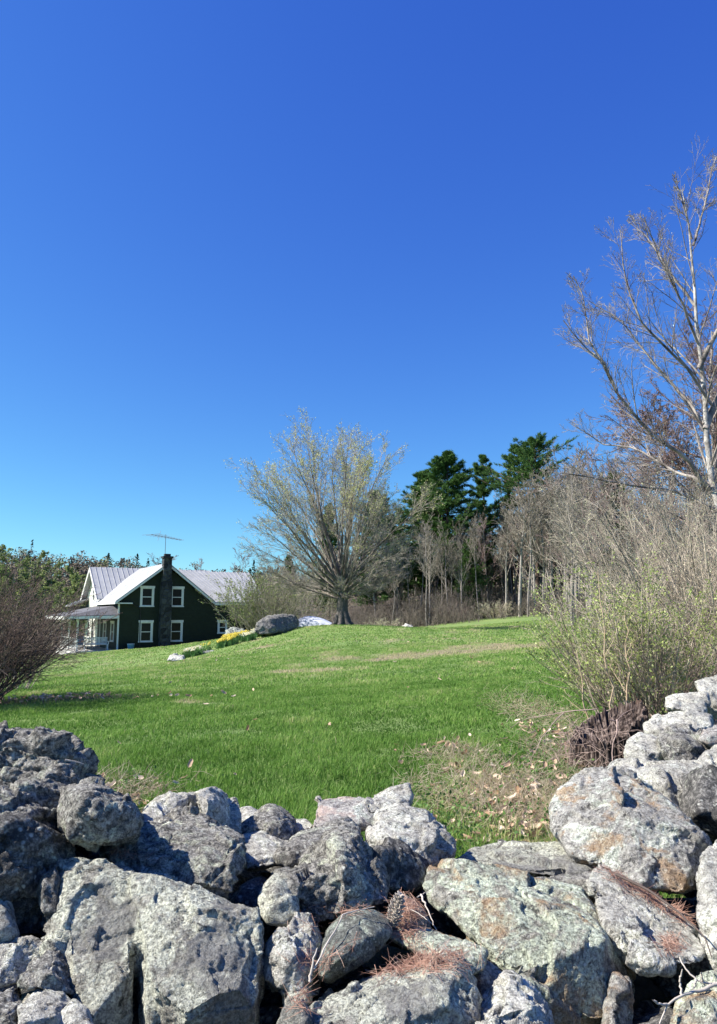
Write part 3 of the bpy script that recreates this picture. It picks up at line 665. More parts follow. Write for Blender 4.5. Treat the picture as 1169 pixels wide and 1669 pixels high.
# ------------------------------------------------------------------ farmhouse
class MB:
    def __init__(s): s.bm = bmesh.new()
    def box(s, x0, x1, y0, y1, z0, z1):
        m = Matrix.Translation(((x0 + x1) / 2, (y0 + y1) / 2, (z0 + z1) / 2)) @ Matrix.Diagonal((x1 - x0, y1 - y0, z1 - z0, 1))
        bmesh.ops.create_cube(s.bm, size=1, matrix=m)
    def prism(s, poly, vec):
        a = [s.bm.verts.new(p) for p in poly]; b = [s.bm.verts.new(Vector(p) + Vector(vec)) for p in poly]
        s.bm.faces.new(a); s.bm.faces.new(b[::-1]); n = len(a)
        for i in range(n): s.bm.faces.new((a[i], b[i], b[(i + 1) % n], a[(i + 1) % n]))
    def bar(s, p, q, r, k=6):
        p, q = Vector(p), Vector(q); d = q - p
        m = Matrix.Translation((p + q) / 2) @ d.to_track_quat('Z', 'Y').to_matrix().to_4x4()
        bmesh.ops.create_cone(s.bm, cap_ends=True, segments=k, radius1=r, radius2=r, depth=d.length, matrix=m)
    def slab(s, p0, p1, p2, p3, th):
        """quad p0..p3, thickened downwards"""
        s.prism([p0, p1, p2, p3], (0, 0, -th))
    def build(s, name, mat, parent=None, bevel=0.0):
        if bevel: bmesh.ops.bevel(s.bm, geom=s.bm.edges[:], offset=bevel, segments=1, affect='EDGES')
        bmesh.ops.recalc_face_normals(s.bm, faces=s.bm.faces[:])
        me = bpy.data.meshes.new(name); s.bm.to_mesh(me); s.bm.free()
        return mesh_obj(name, me, mat, parent)
def siding(name, c):
    t = NT(name); wv = t.n('ShaderNodeTexWave'); wv.bands_direction = 'Z'; wv.wave_profile = 'SAW'; wv.inputs['Scale'].default_value = 1.6; t.l(t.tc, wv.inputs[0])
    f = t.noise(3, 5, 0.7); cc = t.ramp(f, [(0.3, tuple(v * 0.75 for v in c)), (0.7, tuple(v * 1.25 for v in c))]); t.col(cc, 0.6); t.bump(wv.outputs['Fac'], 0.6, 0.03); return t.m
M_green = siding('green_siding', (0.013, 0.022, 0.017)); M_white = plain('white_trim', (0.72, 0.72, 0.69), 0.5, 0.08, 5)
M_cream = siding('pale_siding', (0.66, 0.66, 0.58))
def roof_mat():
    t = NT('metal_roofing'); f = t.noise(1.5, 5, 0.7); c = t.ramp(f, [(0.3, (0.29, 0.30, 0.305)), (0.7, (0.41, 0.42, 0.425))])
    t.col(c, 0.6); t.b.inputs['Metallic'].default_value = 0.0; return t.m
M_roof = roof_mat(); M_porchroof = plain('porch_roofing', (0.12, 0.12, 0.125), 0.7, 0.2, 4)
M_glass = plain('window_glass', (0.010, 0.012, 0.015), 0.3, 0.1); M_dark = plain('dark_paint', (0.03, 0.03, 0.03), 0.5)
M_metal = plain('antenna_metal', (0.22, 0.23, 0.25), 0.4, 0.1, 5, 0.6)
def stonework():
    t = NT('chimney_stone'); v = t.n('ShaderNodeTexVoronoi'); v.inputs['Scale'].default_value = 3.2; t.l(t.tc, v.inputs[0]); bw = t.n('ShaderNodeRGBToBW'); t.l(v.outputs['Color'], bw.inputs[0])
    c = t.ramp(bw.outputs[0], [(0.2, (0.025, 0.027, 0.03)), (0.8, (0.075, 0.08, 0.082))]); t.col(c, 0.9)
    v2 = t.n('ShaderNodeTexVoronoi', feature='DISTANCE_TO_EDGE'); v2.inputs['Scale'].default_value = 3.2; t.l(t.tc, v2.inputs[0]); t.bump(t.ramp(v2.outputs[0], [(0.0, 0.0), (0.12, 1.0)]), 1.0, 0.05); return t.m
M_stonework = stonework()
def house():
    root = tag(empty('farmhouse', (-18.9, 54.7, -1.2), R(30)), 'dark green farmhouse with white metal roofs, stone chimney and a side porch', 'house')
    # walls: front cross gable, rear long block, right wing
    m = MB(); m.prism([(1.3, 0, -0.6), (8.2, 0, -0.6), (8.2, 0, 3.75), (4.75, 0, 6.42), (1.3, 0, 3.75)], (0, 8, 0)); m.build('front_wall', M_green, root)
    m = MB(); m.prism([(8.2, 0.004, -0.6), (8.2, 7.2, -0.6), (8.2, 7.2, 3.8), (8.2, 3.6, 6.1), (8.2, 0.004, 3.8)], (4.3, 0, 0)); m.build('wing_wall', M_green, root)
    m = MB(); m.prism([(1.304, 6.6, -0.6), (1.304, 13.4, -0.6), (1.304, 13.4, 4.0), (1.304, 10.0, 6.5), (1.304, 6.6, 4.0)], (10, 0, 0)); m.build('rear_wall', M_cream, root)
    # roofs with standing seams
    def roof(name, ridge0, ridge1, eave0, eave1, nr, rh=0.05):
        m = MB(); r0, r1, e0, e1 = map(Vector, (ridge0, ridge1, eave0, eave1)); m.slab(r0, r1, e1, e0, 0.07)
        for k in range(nr + 1):
            t = k / nr; a = r0.lerp(r1, t); b = e0.lerp(e1, t); side = (r1 - r0).normalized() * 0.022
            m.prism([a - side, a + side, b + side, b - side], (0, 0, rh))
        return m.build(name, M_roof, root)
    roof('roof', (4.75, -0.4, 6.66), (4.75, 8.6, 6.66), (0.95, -0.4, 3.72), (0.95, 8.6, 3.72), 14, 0.012)
    roof('roof', (4.752, -0.4, 6.66), (4.752, 8.6, 6.66), (8.55, -0.4, 3.72), (8.55, 8.6, 3.72), 20)
    roof('wing_roof', (5.5, 3.6, 6.30), (12.9, 3.6, 6.30), (8.57, -0.35, 3.70), (12.9, -0.35, 3.70), 20)
    roof('wing_roof', (5.5, 3.602, 6.30), (12.9, 3.602, 6.30), (5.5, 7.6, 3.70), (12.9, 7.6, 3.70), 20)
    roof('rear_roof', (0.85, 10.0, 6.78), (11.5, 10.0, 6.78), (0.85, 6.2, 4.0), (11.5, 6.2, 4.0), 24)
    roof('rear_roof', (0.85, 10.002, 6.78), (11.5, 10.002, 6.78), (0.85, 13.8, 4.0), (11.5, 13.8, 4.0), 24)
    roof('lean_to_roof', (1.3, 12.0, 4.1), (1.3, 15.0, 4.1), (-0.2, 12.0, 3.5), (-0.2, 15.0, 3.5), 6)
    m = MB(); m.box(0.0, 1.28, 12.2, 14.9, 2.2, 3.45); m.build('lean_to_wall', M_green, root)
    # rake boards, eave returns, soffits
    m = MB()
    m.prism([(4.75, -0.42, 6.60), (0.95, -0.42, 3.66), (0.95, -0.42, 3.50), (4.75, -0.42, 6.44)], (0, 0.05, 0)); m.prism([(4.75, -0.418, 6.60), (8.55, -0.418, 3.66), (8.55, -0.418, 3.50), (4.75, -0.418, 6.44)], (0, 0.05, 0))
    m.box(0.95, 2.2, -0.36, 0.0, 3.52, 3.60); m.box(0.90, 0.96, -0.4, 6.3, 3.50, 3.68)
    m.box(8.56, 12.9, -0.37, -0.33, 3.46, 3.64)
    m.prism([(0.82, 10.0, 6.72), (0.82, 6.2, 3.94), (0.82, 6.2, 3.70), (0.82, 10.0, 6.48)], (0.05, 0, 0)); m.prism([(0.818, 10.0, 6.72), (0.818, 13.8, 3.94), (0.818, 13.8, 3.70), (0.818, 10.0, 6.48)], (0.05, 0, 0))
    m.box(1.22, 1.34, -0.035, 0.0, -0.1, 3.5)
    m.build('trim', M_white, root)
    def window(name, c, w, z0, z1, axis, at):
        """axis x: on the front wall at y=at; axis y: on the left wall at x=at"""
        def bx(m, a0, a1, o0, o1, zz0, zz1):
            if axis == 'x': m.box(a0, a1, at - o1, at - o0, zz0, zz1)
            else: m.box(at - o1, at - o0, a0, a1, zz0, zz1)
        f = MB(); h = w / 2; q = 0.13
        bx(f, c - h, c - h + q, 0, 0.05, z0, z1 - 0.17); bx(f, c + h - q, c + h, 0, 0.05, z0, z1 - 0.17)
        bx(f, c - h - 0.04, c + h + 0.04, 0, 0.07, z1 - 0.17, z1); bx(f, c - h - 0.03, c + h + 0.03, 0, 0.08, z0 - 0.08, z0)
        fo = f.build(name, M_white, root)
        zm = (z0 + z1 - 0.17) / 2; s = MB(); a, b = c - h + q, c + h - q
        bx(s, a, b, 0.0, 0.032, zm - 0.03, zm + 0.03); bx(s, a, a + 0.045, 0, 0.03, z0, zm - 0.03); bx(s, b - 0.045, b, 0, 0.03, z0, zm - 0.03)
        bx(s, a, a + 0.045, 0, 0.03, zm + 0.03, z1 - 0.17); bx(s, b - 0.045, b, 0, 0.03, zm + 0.03, z1 - 0.17); bx(s, a + 0.045, b - 0.045, 0, 0.03, z0, z0 + 0.05); bx(s, a + 0.045, b - 0.045, 0, 0.03, z1 - 0.22, z1 - 0.17)
        s.build('sash', M_white, fo); p = MB(); bx(p, a + 0.04, b - 0.04, 0.002, 0.014, z0 + 0.04, z1 - 0.2); p.build('pane', M_glass, fo)
    for c in (3.33, 5.62):
        window('window', c, 1.04, 3.38, 4.88, 'x', 0); window('window', c, 1.04, 0.74, 2.3, 'x', 0)
    window('window', 9.35, 0.8, 1.3, 2.3, 'x', 0.004)
    for c in (1.9, 4.7): window('window', c, 1.15, 0.75, 2.25, 'y', 1.3)
    for c in (9.6, 11.6): window('window', c, 1.1, 0.75, 2.25, 'y', 1.304)
    window('window', 10.0, 0.9, 3.9, 5.2, 'y', 1.304)
    m = MB(); m.box(1.26, 1.298, 6.6, 7.5, 0.15, 2.25); d = m.build('door', M_dark, root)
    m = MB(); m.box(1.24, 1.296, 6.47, 6.598, 0.15, 2.4); m.box(1.24, 1.296, 7.502, 7.63, 0.15, 2.4); m.build('frame', M_white, d)
    # chimney, mast and aerial
    m = MB(); m.box(4.28, 5.06, -0.62, -0.003, -0.5, 5.1); m.prism([(4.28, -0.62, 5.1), (5.06, -0.62, 5.1), (4.98, -0.60, 5.6), (4.36, -0.60, 5.6)], (0, 0.58, 0)); m.box(4.36, 4.98, -0.60, -0.02, 5.6, 7.0)
    ch = m.build('chimney', M_stonework, root); m = MB(); m.box(4.28, 5.06, -0.68, 0.06, 7.0, 7.15); m.build('cap', M_dark, ch); m = MB(); m.box(4.45, 4.89, -0.5, -0.12, 7.15, 7.34); m.build('flue', M_dark, ch)
    m = MB(); m.bar((4.5, -0.3, 7.1), (4.5, -0.3, 8.85), 0.022)
    m.bar((3.2, -0.9, 8.72), (6.0, 0.6, 8.55), 0.018)
    for k in range(11):
        t = k / 10; c = Vector((3.2, -0.9, 8.72)).lerp(Vector((6.0, 0.6, 8.55)), t); L = 0.95 - 0.65 * t; dv = Vector((-0.45, 0.85, 0.0)).normalized() * L
        m.bar(c - dv, c + dv, 0.012, 5)
    m.bar((3.9, -0.3, 8.3), (4.1, -0.3, 9.1), 0.012, 5)
    m.build('antenna', M_metal, root)
    m = MB(); m.bar((2.2, -0.06, 3.5), (2.85, -0.06, 3.2), 0.035); m.bar((2.85, -0.06, 3.2), (2.9, -0.06, 0.1), 0.035); m.build('drainpipe', M_dark, root)
    # porch
    pr = MB(); pr.slab((1.3, 0.9, 3.42), (1.3, 9.5, 3.42), (-2.5, 9.5, 2.62), (-2.5, -0.2, 2.62), 0.09); pr.prism([(1.3, 0.9, 3.42), (-2.5, -0.2, 2.62), (1.3, -0.2, 2.72)], (0, 0, -0.08)); po = pr.build('porch_roof', M_porchroof, root)
    m = MB(); m.prism([(1.28, -0.24, 2.66), (-2.5, -0.24, 2.58), (-2.5, -0.24, 2.40), (1.28, -0.24, 2.44)], (0, 0.04, 0)); m.box(-2.54, -2.5, -0.24, 9.5, 2.36, 2.60); m.build('fascia', M_white, po)
    for t in (0.3, 3.9, 7.5):
        m = MB(); m.box(-1.56, -1.44, t - 0.06, t + 0.06, 0.12, 2.45); m.box(-1.60, -1.40, t - 0.1, t + 0.1, 2.25, 2.40); m.build('post', M_white, root)
    m = MB(); m.box(0.1, 0.19, 3.8, 3.9, 0.12, 2.6); m.build('post', M_white, root)
    m = MB(); m.box(-1.53, -1.47, 0.36, 7.44, 0.95, 1.02); m.box(-1.53, -1.47, 0.36, 7.44, 0.25, 0.31)
    for k in range(44):
        y = 0.45 + k * 0.16; m.box(-1.515, -1.485, y, y + 0.05, 0.31, 0.95)
    m.build('railing', plain('grey_rail', (0.42, 0.42, 0.41), 0.7), root)
    m = MB()
    for k in range(18): m.box(-1.65 + k * 0.164, -1.65 + k * 0.164 + 0.155, -0.1, 9.3, 0.04, 0.12)
    m.box(-1.62, 1.2, -0.06, 9.2, -0.4, 0.035); m.box(-2.3, -1.68, -0.3, 1.2, -0.1, 0.02); m.build('deck', plain('grey_decking', (0.50, 0.49, 0.47), 0.8), root)
    return root
H_ = house()
HM = Matrix.Translation((-18.9, 54.7, -1.2)) @ Matrix.Rotation(R(30), 4, 'Z')
def hp(x, y, z): return HM @ Vector((x, y, z))
def bench():
    root = tag(empty('bench', hp(-0.1, 0.75, 0.12), R(30)), 'white slatted bench at the front edge of the porch', 'bench'); w = 0.85
    m = MB(); m.box(-w, w, -0.25, -0.17, 0.40, 0.44); m.box(-w, w, -0.15, -0.06, 0.40, 0.44); m.box(-w, w, -0.04, 0.05, 0.40, 0.44); m.box(-w, w, 0.07, 0.16, 0.40, 0.44); m.build('seat', M_white, root)
    m = MB(); m.box(-w, w, 0.19, 0.23, 0.86, 0.94); m.box(-w, w, 0.19, 0.23, 0.44, 0.50)
    for k in range(17): x = -w + 0.03 + k * 0.1; m.box(x, x + 0.06, 0.195, 0.22, 0.50, 0.86)
    m.build('backrest', M_white, root)
    for s in (-1, 1):
        m = MB(); m.box(s * w - 0.03, s * w + 0.03, -0.26, 0.24, 0.62, 0.66); m.box(s * w - 0.03, s * w + 0.03, -0.26, -0.20, 0.44, 0.62); m.build('armrest', M_white, root)
        for y in (-0.23, 0.20):
            m = MB(); m.box(s * (w - 0.04) - 0.03, s * (w - 0.04) + 0.03, y - 0.03, y + 0.03, 0, 0.40); m.build('leg', M_white, root)
bench()
def chair():
    M_blue = plain('blue_paint', (0.06, 0.20, 0.36), 0.5)
    root = tag(empty('porch_chair', hp(-0.75, 3.6, 0.12), R(15)), 'blue slatted garden chair on the porch behind the white bench', 'chair')
    m = MB()
    for k in range(5): m.prism([(-0.28, -0.3 + k * 0.12, 0.36 - k * 0.02), (0.28, -0.3 + k * 0.12, 0.36 - k * 0.02), (0.28, -0.2 + k * 0.12, 0.345 - k * 0.02), (-0.28, -0.2 + k * 0.12, 0.345 - k * 0.02)], (0, 0, 0.02))
    m.build('seat', M_blue, root); m = MB()
    for k in range(5): m.prism([(-0.28 + k * 0.115, 0.28, 0.3), (-0.18 + k * 0.115, 0.28, 0.3), (-0.18 + k * 0.12, 0.5, 1.0 - abs(k - 2) * 0.05), (-0.28 + k * 0.12, 0.5, 1.0 - abs(k - 2) * 0.05)], (0, 0.02, 0))
    m.build('backrest', M_blue, root)
    for s in (-1, 1):
        m = MB(); m.box(s * 0.36 - 0.05, s * 0.36 + 0.05, -0.35, 0.4, 0.58, 0.6); m.build('armrest', M_blue, root)
        for y in (-0.3, 0.35):
            m = MB(); m.box(s * 0.33 - 0.02, s * 0.33 + 0.02, y - 0.04, y + 0.04, 0, 0.58); m.build('leg', M_blue, root)
chair()
def tub():
    p = hp(2.15, -0.5, 0); p.z = g1(p.x, p.y) - 0.01
    root = tag(empty('garden_bucket', p), 'small blue bucket on the grass against the dark house wall', 'bucket')
    m = MB(); m.bm.free(); bm = bmesh.new()
    bmesh.ops.create_cone(bm, cap_ends=False, segments=24, radius1=0.2, radius2=0.27, depth=0.4, matrix=Matrix.Translation((0, 0, 0.2))); bmesh.ops.create_cone(bm, cap_ends=True, segments=24, radius1=0.19, radius2=0.19, depth=0.02, matrix=Matrix.Translation((0, 0, 0.02)))
    me = bpy.data.meshes.new('body'); bm.to_mesh(me); bm.free(); mesh_obj('body', me, plain('blue_plastic', (0.12, 0.28, 0.42), 0.4), root)
    a = np.linspace(0, math.pi * 2, 25); P = np.stack([0.27 * np.cos(a), 0.27 * np.sin(a), np.full(25, 0.4)], 1)[None]; mesh_obj('rim', tubes('rim', [(P, np.full((1, 25), 0.015))], 6), M_white, root)
tub()
# ------------------------------------------------------------------ rocks
def hull_pts(pts, bm, chips=5, rg=None):
    b = bmesh.new()
    for p in pts: b.verts.new(p)
    r = bmesh.ops.convex_hull(b, input=b.verts[:]); 
    bmesh.ops.delete(b, geom=[v for v in b.verts if not v.link_faces], context='VERTS')
    if chips:
        P = np.array([v.co for v in b.verts]); c = P.mean(0)
        for k in range(chips):
            n = np.array([rg.normal() * 0.75, -0.75 - 0.5 * rg.random(), 0.35 + rg.normal() * 0.65]); n /= np.linalg.norm(n); sup = ((P - c) @ n).max()
            q = c + n * sup * (0.74 + 0.16 * rg.random())
            r = bmesh.ops.bisect_plane(b, geom=b.verts[:] + b.edges[:] + b.faces[:], plane_co=Vector(q), plane_no=Vector(n), clear_outer=True)
            ed = [e for e in r['geom_cut'] if isinstance(e, bmesh.types.BMEdge)]
            if ed: bmesh.ops.holes_fill(b, edges=ed, sides=0)
    bmesh.ops.recalc_face_normals(b, faces=b.faces[:]); bmesh.ops.triangulate(b, faces=b.faces[:])
    me = bpy.data.meshes.new('tmp'); b.to_mesh(me); b.free(); bm.from_mesh(me); bpy.data.meshes.remove(me)
def facet(p, sc, seed=0.0):
    """broken-stone noise: every cell is a flat patch with its own height and tilt"""
    p = np.asarray(p, np.float32) * sc + seed; i = np.floor(p).astype(np.int32); f = p - i
    f1 = np.full(len(p), 9.0, np.float32); f2 = f1.copy(); val = np.zeros(len(p), np.float32)
    for dx in (-1, 0, 1):
        for dy in (-1, 0, 1):
            for dz in (-1, 0, 1):
                c = (i + (dx, dy, dz)) & 255; h = PERM[PERM[PERM[c[:, 0]] + c[:, 1]] + c[:, 2]]
                q = f - (GRAD[h] * 0.35 + 0.5) - (dx, dy, dz); d = np.sqrt((q * q).sum(1)); m = d < f1
                f2 = np.where(m, f1, np.minimum(f2, d)); v = (GRAD[(h + 71) & 255] * q).sum(1) * 1.1 + (h / 255.0 - 0.5) * 0.7
                val = np.where(m, v, val); f1 = np.where(m, d, f1)
    return val, f1, f2
def rough_mesh(name, bm, voxel, seed, amp=1.0, strata=0.0, smooth=2, sdir=None):
    me = bpy.data.meshes.new('tmp'); bm.to_mesh(me); bm.free()
    o = bpy.data.objects.new('tmp', me); C.objects.link(o)
    m = o.modifiers.new('r', 'REMESH'); m.mode = 'VOXEL'; m.voxel_size = voxel
    if smooth: s = o.modifiers.new('s', 'SMOOTH'); s.iterations = smooth; s.factor = 0.5
    dg = bpy.context.evaluated_depsgraph_get(); ev = o.evaluated_get(dg); em = ev.to_mesh()
    n = len(em.vertices); V = np.empty(n * 3, np.float32); em.vertices.foreach_get('co', V); V = V.reshape(-1, 3)
    N = np.empty(n * 3, np.float32); em.vertices.foreach_get('normal', N); N = N.reshape(-1, 3)
    nf = len(em.polygons); lt = np.empty(nf, np.int32); em.polygons.foreach_get('loop_total', lt); lv = np.empty(len(em.loops), np.int32); em.loops.foreach_get('vertex_index', lv)
    st = np.concatenate([[0], np.cumsum(lt)[:-1]]); F4 = lv[(st[lt == 4][:, None] + np.arange(4)[None])] if (lt == 4).any() else np.zeros((0, 4), int)
    F3 = lv[(st[lt == 3][:, None] + np.arange(3)[None])] if (lt == 3).any() else np.zeros((0, 3), int)
    ev.to_mesh_clear(); bpy.data.objects.remove(o); bpy.data.meshes.remove(me)
    sz = float(np.linalg.norm(V.max(0) - V.min(0))); k = min(1.0, sz / 0.6) * amp; sd = seed * 5.7
    warp = np.stack([fbm(V, 5, 2, sd + 1), fbm(V, 5, 2, sd + 2), fbm(V, 5, 2, sd + 3)], 1) * 0.08
    Q = V + warp
    fa, f1, f2 = facet(Q, 4.2, sd); fa = (fa + facet(Q + np.float32(0.0025), 4.2, sd)[0] + facet(Q - np.array([0.0025, -0.002, 0.0025], np.float32), 4.2, sd)[0]) / 3; fb, g1_, g2_ = facet(Q, 10.5, sd + 4); fc, h1_, h2_ = facet(Q, 24, sd + 8)
    d = fa * 0.034 + fb * 0.011 + fc * 0.0035
    d += -0.016 * np.exp(-((f2 - f1) / 0.05) ** 2) * (fbm(V, 3, 2, sd + 7) > 0.12) * 1.0
    d += fbm(Q, 3.2, 3, sd) * 0.012 + fbm(Q, 14, 5, sd, True) * 0.004
    cr = fbm(V, 36, 4, sd + 9); d += cr * 0.007 + np.minimum(0, fbm(V, 26, 3, sd + 20) + 0.10) * 0.018
    d += fbm(V, 85, 3, sd + 31) * 0.0075
    if strata:
        sv = np.array(sdir if sdir is not None else (0.25, 0.35, 0.9)); sv = sv / np.linalg.norm(sv)
        h = (Q @ sv) * 16 + fbm(V, 3, 2, sd + 50) * 1.5; fr = h - np.floor(h); d += strata * (-0.022 * np.exp(-((fr - 0.5) / 0.10) ** 2) + 0.006 * np.sin(np.floor(h) * 12.9))
    V = V + N * (d * k)[:, None]
    return V, [F4, F3]
RM = dict(
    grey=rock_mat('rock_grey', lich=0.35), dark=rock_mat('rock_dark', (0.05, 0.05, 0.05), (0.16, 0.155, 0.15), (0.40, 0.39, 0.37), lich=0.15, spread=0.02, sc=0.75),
    pale=rock_mat('rock_pale', (0.13, 0.125, 0.12), (0.38, 0.37, 0.34), (0.66, 0.65, 0.60), (0.58, 0.59, 0.51), 0.55, spread=-0.03),
    lich=rock_mat('rock_lichen', (0.11, 0.105, 0.095), (0.32, 0.31, 0.28), (0.58, 0.57, 0.51), (0.47, 0.48, 0.41), 0.9, stain=1.0, sc=1.25),
    green=rock_mat('rock_green_lichen', (0.11, 0.105, 0.09), (0.32, 0.31, 0.27), (0.56, 0.55, 0.49), (0.42, 0.46, 0.37), 0.85, rust=0.75),
    rust=rock_mat('rock_rusty', (0.11, 0.11, 0.11), (0.32, 0.31, 0.29), (0.58, 0.57, 0.54), (0.50, 0.54, 0.47), 0.5, rust=0.65, spread=-0.02),
    pink=rock_mat('rock_pinkish', (0.12, 0.11, 0.11), (0.34, 0.32, 0.31), (0.58, 0.57, 0.54), (0.50, 0.54, 0.47), 0.4, pink=0.3, spread=-0.02),
    smooth=rock_mat('rock_smooth', (0.08, 0.085, 0.08), (0.19, 0.20, 0.19), (0.33, 0.35, 0.32), (0.36, 0.40, 0.34), 0.5, sc=1.7))
ROCKS = {}
def rock(key, label, pieces, mat='grey', amp=1.0, strata=0.0, voxel=None, chips=5, name='wall_stone', cat='stone', group='stones of the dry stone wall', smooth=0, sdir=None):
    seed = (sum(ord(c) for c in key) * 7) % 97; rg = np.random.default_rng(seed); bm = bmesh.new(); allp = []
    for pc in pieces:
        out, dt, db = pc[0], pc[1], pc[2]; dr, thick, bulge, extra = (list(pc[3:7]) + [0, 0.3, 0.06, []][len(pc[:7]) - 3:])
        P = np.array(out, float); c = P.mean(0); y0, y1 = P[:, 1].min(), P[:, 1].max(); hw = max(1, (P[:, 0].max() - P[:, 0].min()) / 2)
        def dep(q): return dt + (db - dt) * (q[1] - y0) / max(1, y1 - y0) + dr * (q[0] - c[0]) / hw
        pts = [W(q[0], q[1], dep(q)) for q in P]
        if len(pc) > 7: pts = [W(q[0], q[1], dep(q) + pc[7].get(j, 0)) for j, q in enumerate(P)]
        off_ = rg.integers(0, len(P))
        for j in range(3):
            q = P[(off_ + j * len(P) // 3) % len(P)]; s = 0.30 + 0.38 * rg.random(); pts.append(W(*(c + (q - c) * s), dep(c + (q - c) * s) - bulge * (0.5 + 1.0 * rg.random())))
        for s, t in ((0.97, 0.35), (0.80, 1.0)): pts += [W(*(c + (q - c) * s), dep(c + (q - c) * s) + thick * t) for q in P]
        for e in extra: pts.append(W(e[0], e[1], dep(e) + e[2]))
        allp += pts; hull_pts(pts, bm, chips, rg)
    A = np.array(allp); cen = A.mean(0); dm = A[:, 1].min()
    bmesh.ops.translate(bm, verts=bm.verts[:], vec=Vector(-cen))
    vx = voxel or max(0.0045, 0.0026 * dm)
    V, F = rough_mesh(key, bm, vx, seed, amp, strata, smooth, sdir)
    o = mesh_obj(name, np_mesh(name, V, F), RM[mat], None, cen); tag(o, label, cat, group); ROCKS[key] = (V + cen, F)
    return o
# left end
rock('L1', 'rugged dark boulder crowning the wall at the left edge of the photo', [([(-70, 1210), (0, 1190), (60, 1188), (104, 1190), (122, 1205), (148, 1235), (157, 1258), (154, 1290), (110, 1278), (50, 1300), (0, 1330), (-70, 1360)], 2.62, 2.45, 0.12, 0.35, 0.10, [(96, 1212, -0.16), (88, 1262, -0.2)])], 'grey', 1.25, 0.9)
rock('L2', 'dark ledge of rock under the rugged boulder at the left edge', [([(-70, 1345), (0, 1300), (50, 1262), (110, 1242), (148, 1280), (152, 1310), (112, 1340), (60, 1350), (20, 1420), (-70, 1440)], 2.40, 2.15, 0.10, 0.35, 0.08)], 'grey', 1.25, 0.8)
rock('L3', 'knob of pitted grey rock jutting right from the dark left boulders', [([(98, 1318), (112, 1290), (150, 1280), (190, 1296), (224, 1322), (231, 1340), (220, 1364), (190, 1376), (146, 1368), (108, 1348)], 2.28, 2.12, 0.05, 0.35, 0.08)], 'grey', 0.9, chips=7)
rock('L4', 'dark overhanging rock face at the left edge beneath the knob', [([(-70, 1370), (10, 1352), (60, 1352), (100, 1362), (128, 1384), (96, 1402), (62, 1430), (60, 1490), (78, 1530), (20, 1525), (-70, 1480)], 2.12, 2.10, 0.12, 0.3, 0.07)], 'dark', 1.2)
rock('L5', 'small dark block wedged against the left side of the largest pale slab', [([(54, 1442), (66, 1420), (90, 1402), (98, 1430), (92, 1520), (80, 1532), (62, 1492), (56, 1462)], 2.08, 1.98, 0.0, 0.22, 0.03)], 'dark', 0.9)
rock('BIG', 'largest pale lichened slab with an upright groove at bottom left', [
    ([(78, 1540), (77, 1495), (86, 1425), (94, 1397), (132, 1392), (172, 1401), (214, 1424), (222, 1500), (216, 1600), (214, 1700), (150, 1700), (120, 1640), (104, 1582)], 2.14, 1.78, 0.0, 0.34, 0.05),
    ([(212, 1426), (246, 1429), (302, 1456), (362, 1471), (421, 1481), (428, 1500), (412, 1545), (425, 1578), (421, 1700), (230, 1700), (218, 1620), (215, 1520)], 2.11, 1.76, 0.03, 0.36, 0.055, [(375, 1490, -0.03), (372, 1640, -0.03)])], 'lich', 0.75, chips=4)
rock('WEDGE', 'grey wedge with a smooth sloping top lying on the largest pale slab', [([(166, 1392), (200, 1362), (236, 1340), (275, 1325), (312, 1315), (338, 1328), (366, 1345), (397, 1368), (399, 1402), (386, 1440), (374, 1466), (338, 1462), (282, 1442), (258, 1430), (212, 1421)], 2.58, 2.10, 0.03, 0.28, 0.05, [(378, 1372, -0.09), (352, 1440, -0.06)])], 'grey', 0.8, 0.5, chips=4)
rock('B1', 'grey stone with a dark hollow behind the wedge', [([(228, 1348), (240, 1320), (268, 1303), (300, 1290), (318, 1288), (306, 1312), (276, 1345), (250, 1365)], 2.95, 2.7, 0.1, 0.3, 0.03), ([(318, 1292), (330, 1284), (350, 1280), (371, 1290), (383, 1320), (385, 1372), (352, 1360), (330, 1352), (336, 1320)], 2.9, 2.72, 0.1, 0.3, 0.05),
    ([(290, 1300), (320, 1286), (345, 1282), (345, 1300), (300, 1340)], 3.02, 3.0, 0.0, 0.2, 0.0)], 'pale', 0.8, chips=1)
rock('B2', 'thin flat stone on edge of the grass left of the small pyramid stone', [([(382, 1320), (408, 1317), (426, 1328), (446, 1338), (424, 1344), (384, 1343)], 3.4, 3.2, 0, 0.25, 0.02)], 'pale', 0.5)
rock('B3', 'small dark pyramid shaped stone at the back of the wall', [([(386, 1352), (400, 1342), (440, 1322), (452, 1325), (474, 1338), (479, 1356), (470, 1370), (430, 1367), (396, 1362)], 3.12, 2.9, 0.05, 0.3, 0.05, [(448, 1330, -0.08), (452, 1362, -0.08)])], 'grey', 0.9)
rock('B4', 'little pale stone right of the small pyramid stone', [([(468, 1345), (478, 1335), (500, 1337), (510, 1348), (500, 1362), (474, 1364)], 3.35, 3.1, 0, 0.25, 0.03)], 'pale', 0.7)
rock('B5', 'flat pale slab below the small pyramid stone', [([(396, 1366), (430, 1362), (460, 1368), (484, 1374), (484, 1392), (456, 1408), (430, 1402), (400, 1420)], 2.88, 2.62, 0.05, 0.3, 0.02)], 'pale', 0.6)
rock('B6', 'leaning plate with a dark right half in the middle of the wall top', [([(450, 1397), (476, 1366), (500, 1360), (522, 1352), (572, 1340), (585, 1352), (588, 1374), (546, 1386), (520, 1396), (495, 1409), (458, 1407)], 2.82, 2.55, 0.04, 0.24, 0.03, [(530, 1356, -0.05)])], 'grey', 0.8)
rock('B7', 'squarish pinkish grey block standing at the back of the wall', [([(508, 1342), (511, 1322), (517, 1300), (550, 1298), (590, 1305), (612, 1320), (612, 1346), (560, 1352), (520, 1362), (505, 1360)], 3.30, 2.95, 0.05, 0.25, 0.04)], 'pink', 0.7)
